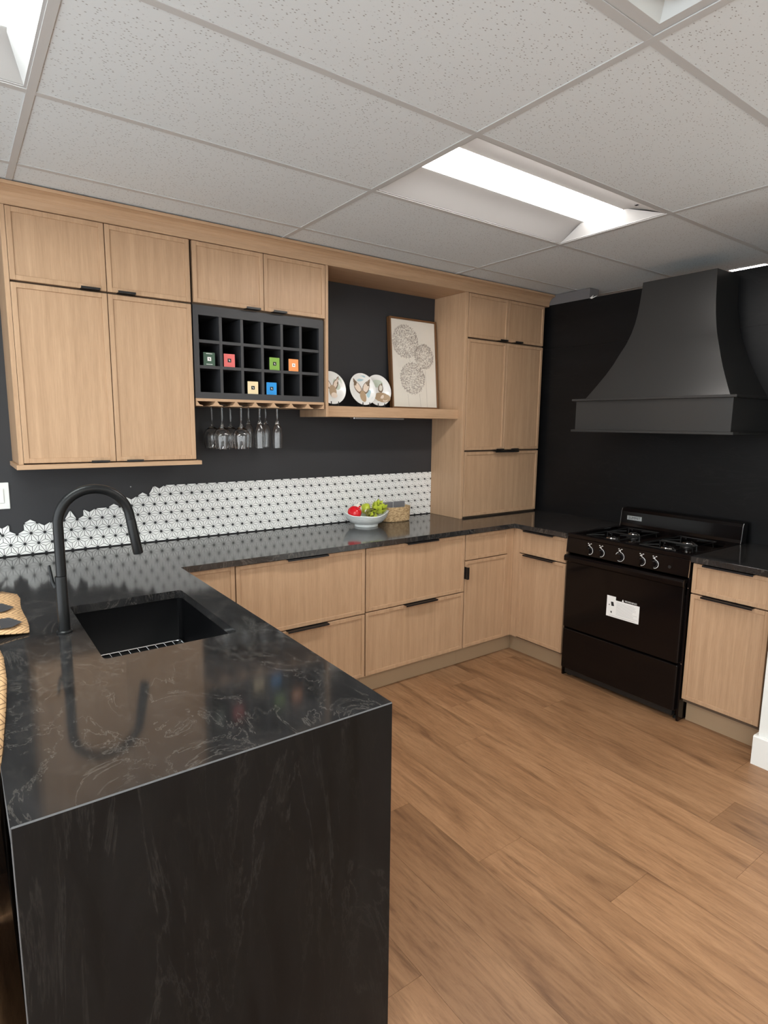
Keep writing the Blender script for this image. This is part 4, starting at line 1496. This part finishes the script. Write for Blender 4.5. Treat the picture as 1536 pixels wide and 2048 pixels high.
def artichoke(label, c, r, tilt, outer='olive_green'):
    t = thing('artichoke', label, 'artichoke', (0, 0, 0), 'vegetables in the bowl')
    MB().lathe([(0.0, -r * 0.9), (r * 0.6, -r * 0.75), (r * 0.78, 0.0), (r * 0.5, r * 0.7), (0.0, r * 0.85)], (0, 0, 0), 14).build('heart', 'olive_green', t, smooth=True)
    leaf = None
    for ring_, (zz, rr, cnt, op) in enumerate(((-0.5 * r, 0.74 * r, 7, 0.55), (-0.1 * r, 0.80 * r, 7, 0.35), (0.3 * r, 0.66 * r, 6, 0.15))):
        for k in range(cnt):
            th = 2 * math.pi * (k + 0.5 * (ring_ % 2)) / cnt
            w = 0.42 * r
            mb = MB()
            pts = [(-w * 0.6, 0, 0), (w * 0.6, 0, 0), (w, 0.10 * r, 0.35 * r), (0, 0.22 * r, 0.9 * r), (-w, 0.10 * r, 0.35 * r), (0, 0.16 * r, 0.35 * r)]
            o_ = []
            for px, py, pz in pts:
                py2 = rr + py + op * pz * 0.5
                o_.append((py2 * math.cos(th) - px * math.sin(th), py2 * math.sin(th) + px * math.cos(th), zz + pz))
            mb.add(o_, [(0, 1, 5), (1, 2, 5), (2, 3, 5), (3, 4, 5), (4, 0, 5)])
            mb.build('leaf', 'lime_green' if ring_ == 2 else outer, t)
    MB().tube([(0, 0, -r * 0.85), (0, 0, -r * 1.15)], r * 0.28, 10).build('stem', 'garlic_white', t, smooth=True)
    place(t, c, tilt)
    return t


artichoke('olive green artichoke lying in the middle front of the bowl', (-1.552, -0.245, 1.002), 0.034, (1.9, 0.3, 0.5))
artichoke('yellow-green artichoke at the right of the bowl', (-1.462, -0.205, 1.022), 0.046, (0.5, 0.5, 0.2), 'lime_green')
pepper('white_onion', 'pointed white onion behind the red pepper in the bowl', (-1.592, -0.150, 1.014), 0.034, 0.080, 'garlic_white', 5, 0.04, (0, 0.1, 0), 'garlic_white', 'onion')

# basket
kx, ky = -1.268, -0.118
t = thing('seagrass_basket', 'small woven seagrass basket behind the fruit bowl', 'basket', (kx, ky, H + 0.0005))
vs, fs = [], []
prof = [(0.0, 0.0), (0.92, 0.0), (0.97, 0.004)]
for k in range(1, 11):
    prof.append((0.97 + 0.010 * k / 2 * 0.8 + 0.010 * (k % 2), 0.004 + 0.0093 * k))
prof += [(1.02, 0.100), (0.985, 0.100), (0.96, 0.090), (0.90, 0.008), (0.0, 0.006)]
nb = 36
mm = len(prof)
for i in range(nb):
    th = 2 * math.pi * i / nb
    ct, st_ = math.cos(th), math.sin(th)
    sq = (abs(ct) ** 3.2 + abs(st_) ** 3.2) ** (-1 / 3.2)
    for r, z in prof:
        vs.append((kx + 0.108 * r * ct * sq, ky + 0.078 * r * st_ * sq, H + 0.0005 + z))
for i in range(nb):
    j = (i + 1) % nb
    for k in range(mm - 1):
        fs.append((i * mm + k, j * mm + k, j * mm + k + 1, i * mm + k + 1))
MB().add(vs, fs).build('woven_body', 'seagrass', t, smooth=True)
for k, (xa, xb, words) in enumerate(((-1.366, -1.278, 'left grey booklet standing in the seagrass basket'), (-1.268, -1.176, 'right grey booklet standing in the seagrass basket'))):
    b2 = thing('booklet', words, 'booklet', ((xa + xb) / 2, -0.11, H + 0.008), 'booklets in the basket')
    MB().box(xa, xb, -0.118, -0.112, H + 0.008, H + 0.128).build('cover', 'slate_grey', b2)
    MB().box(xa + 0.002, xb + (0.006 if k else 0.0), -0.1118, -0.100, H + 0.009, H + 0.127).build('pages', 'label_white', b2)
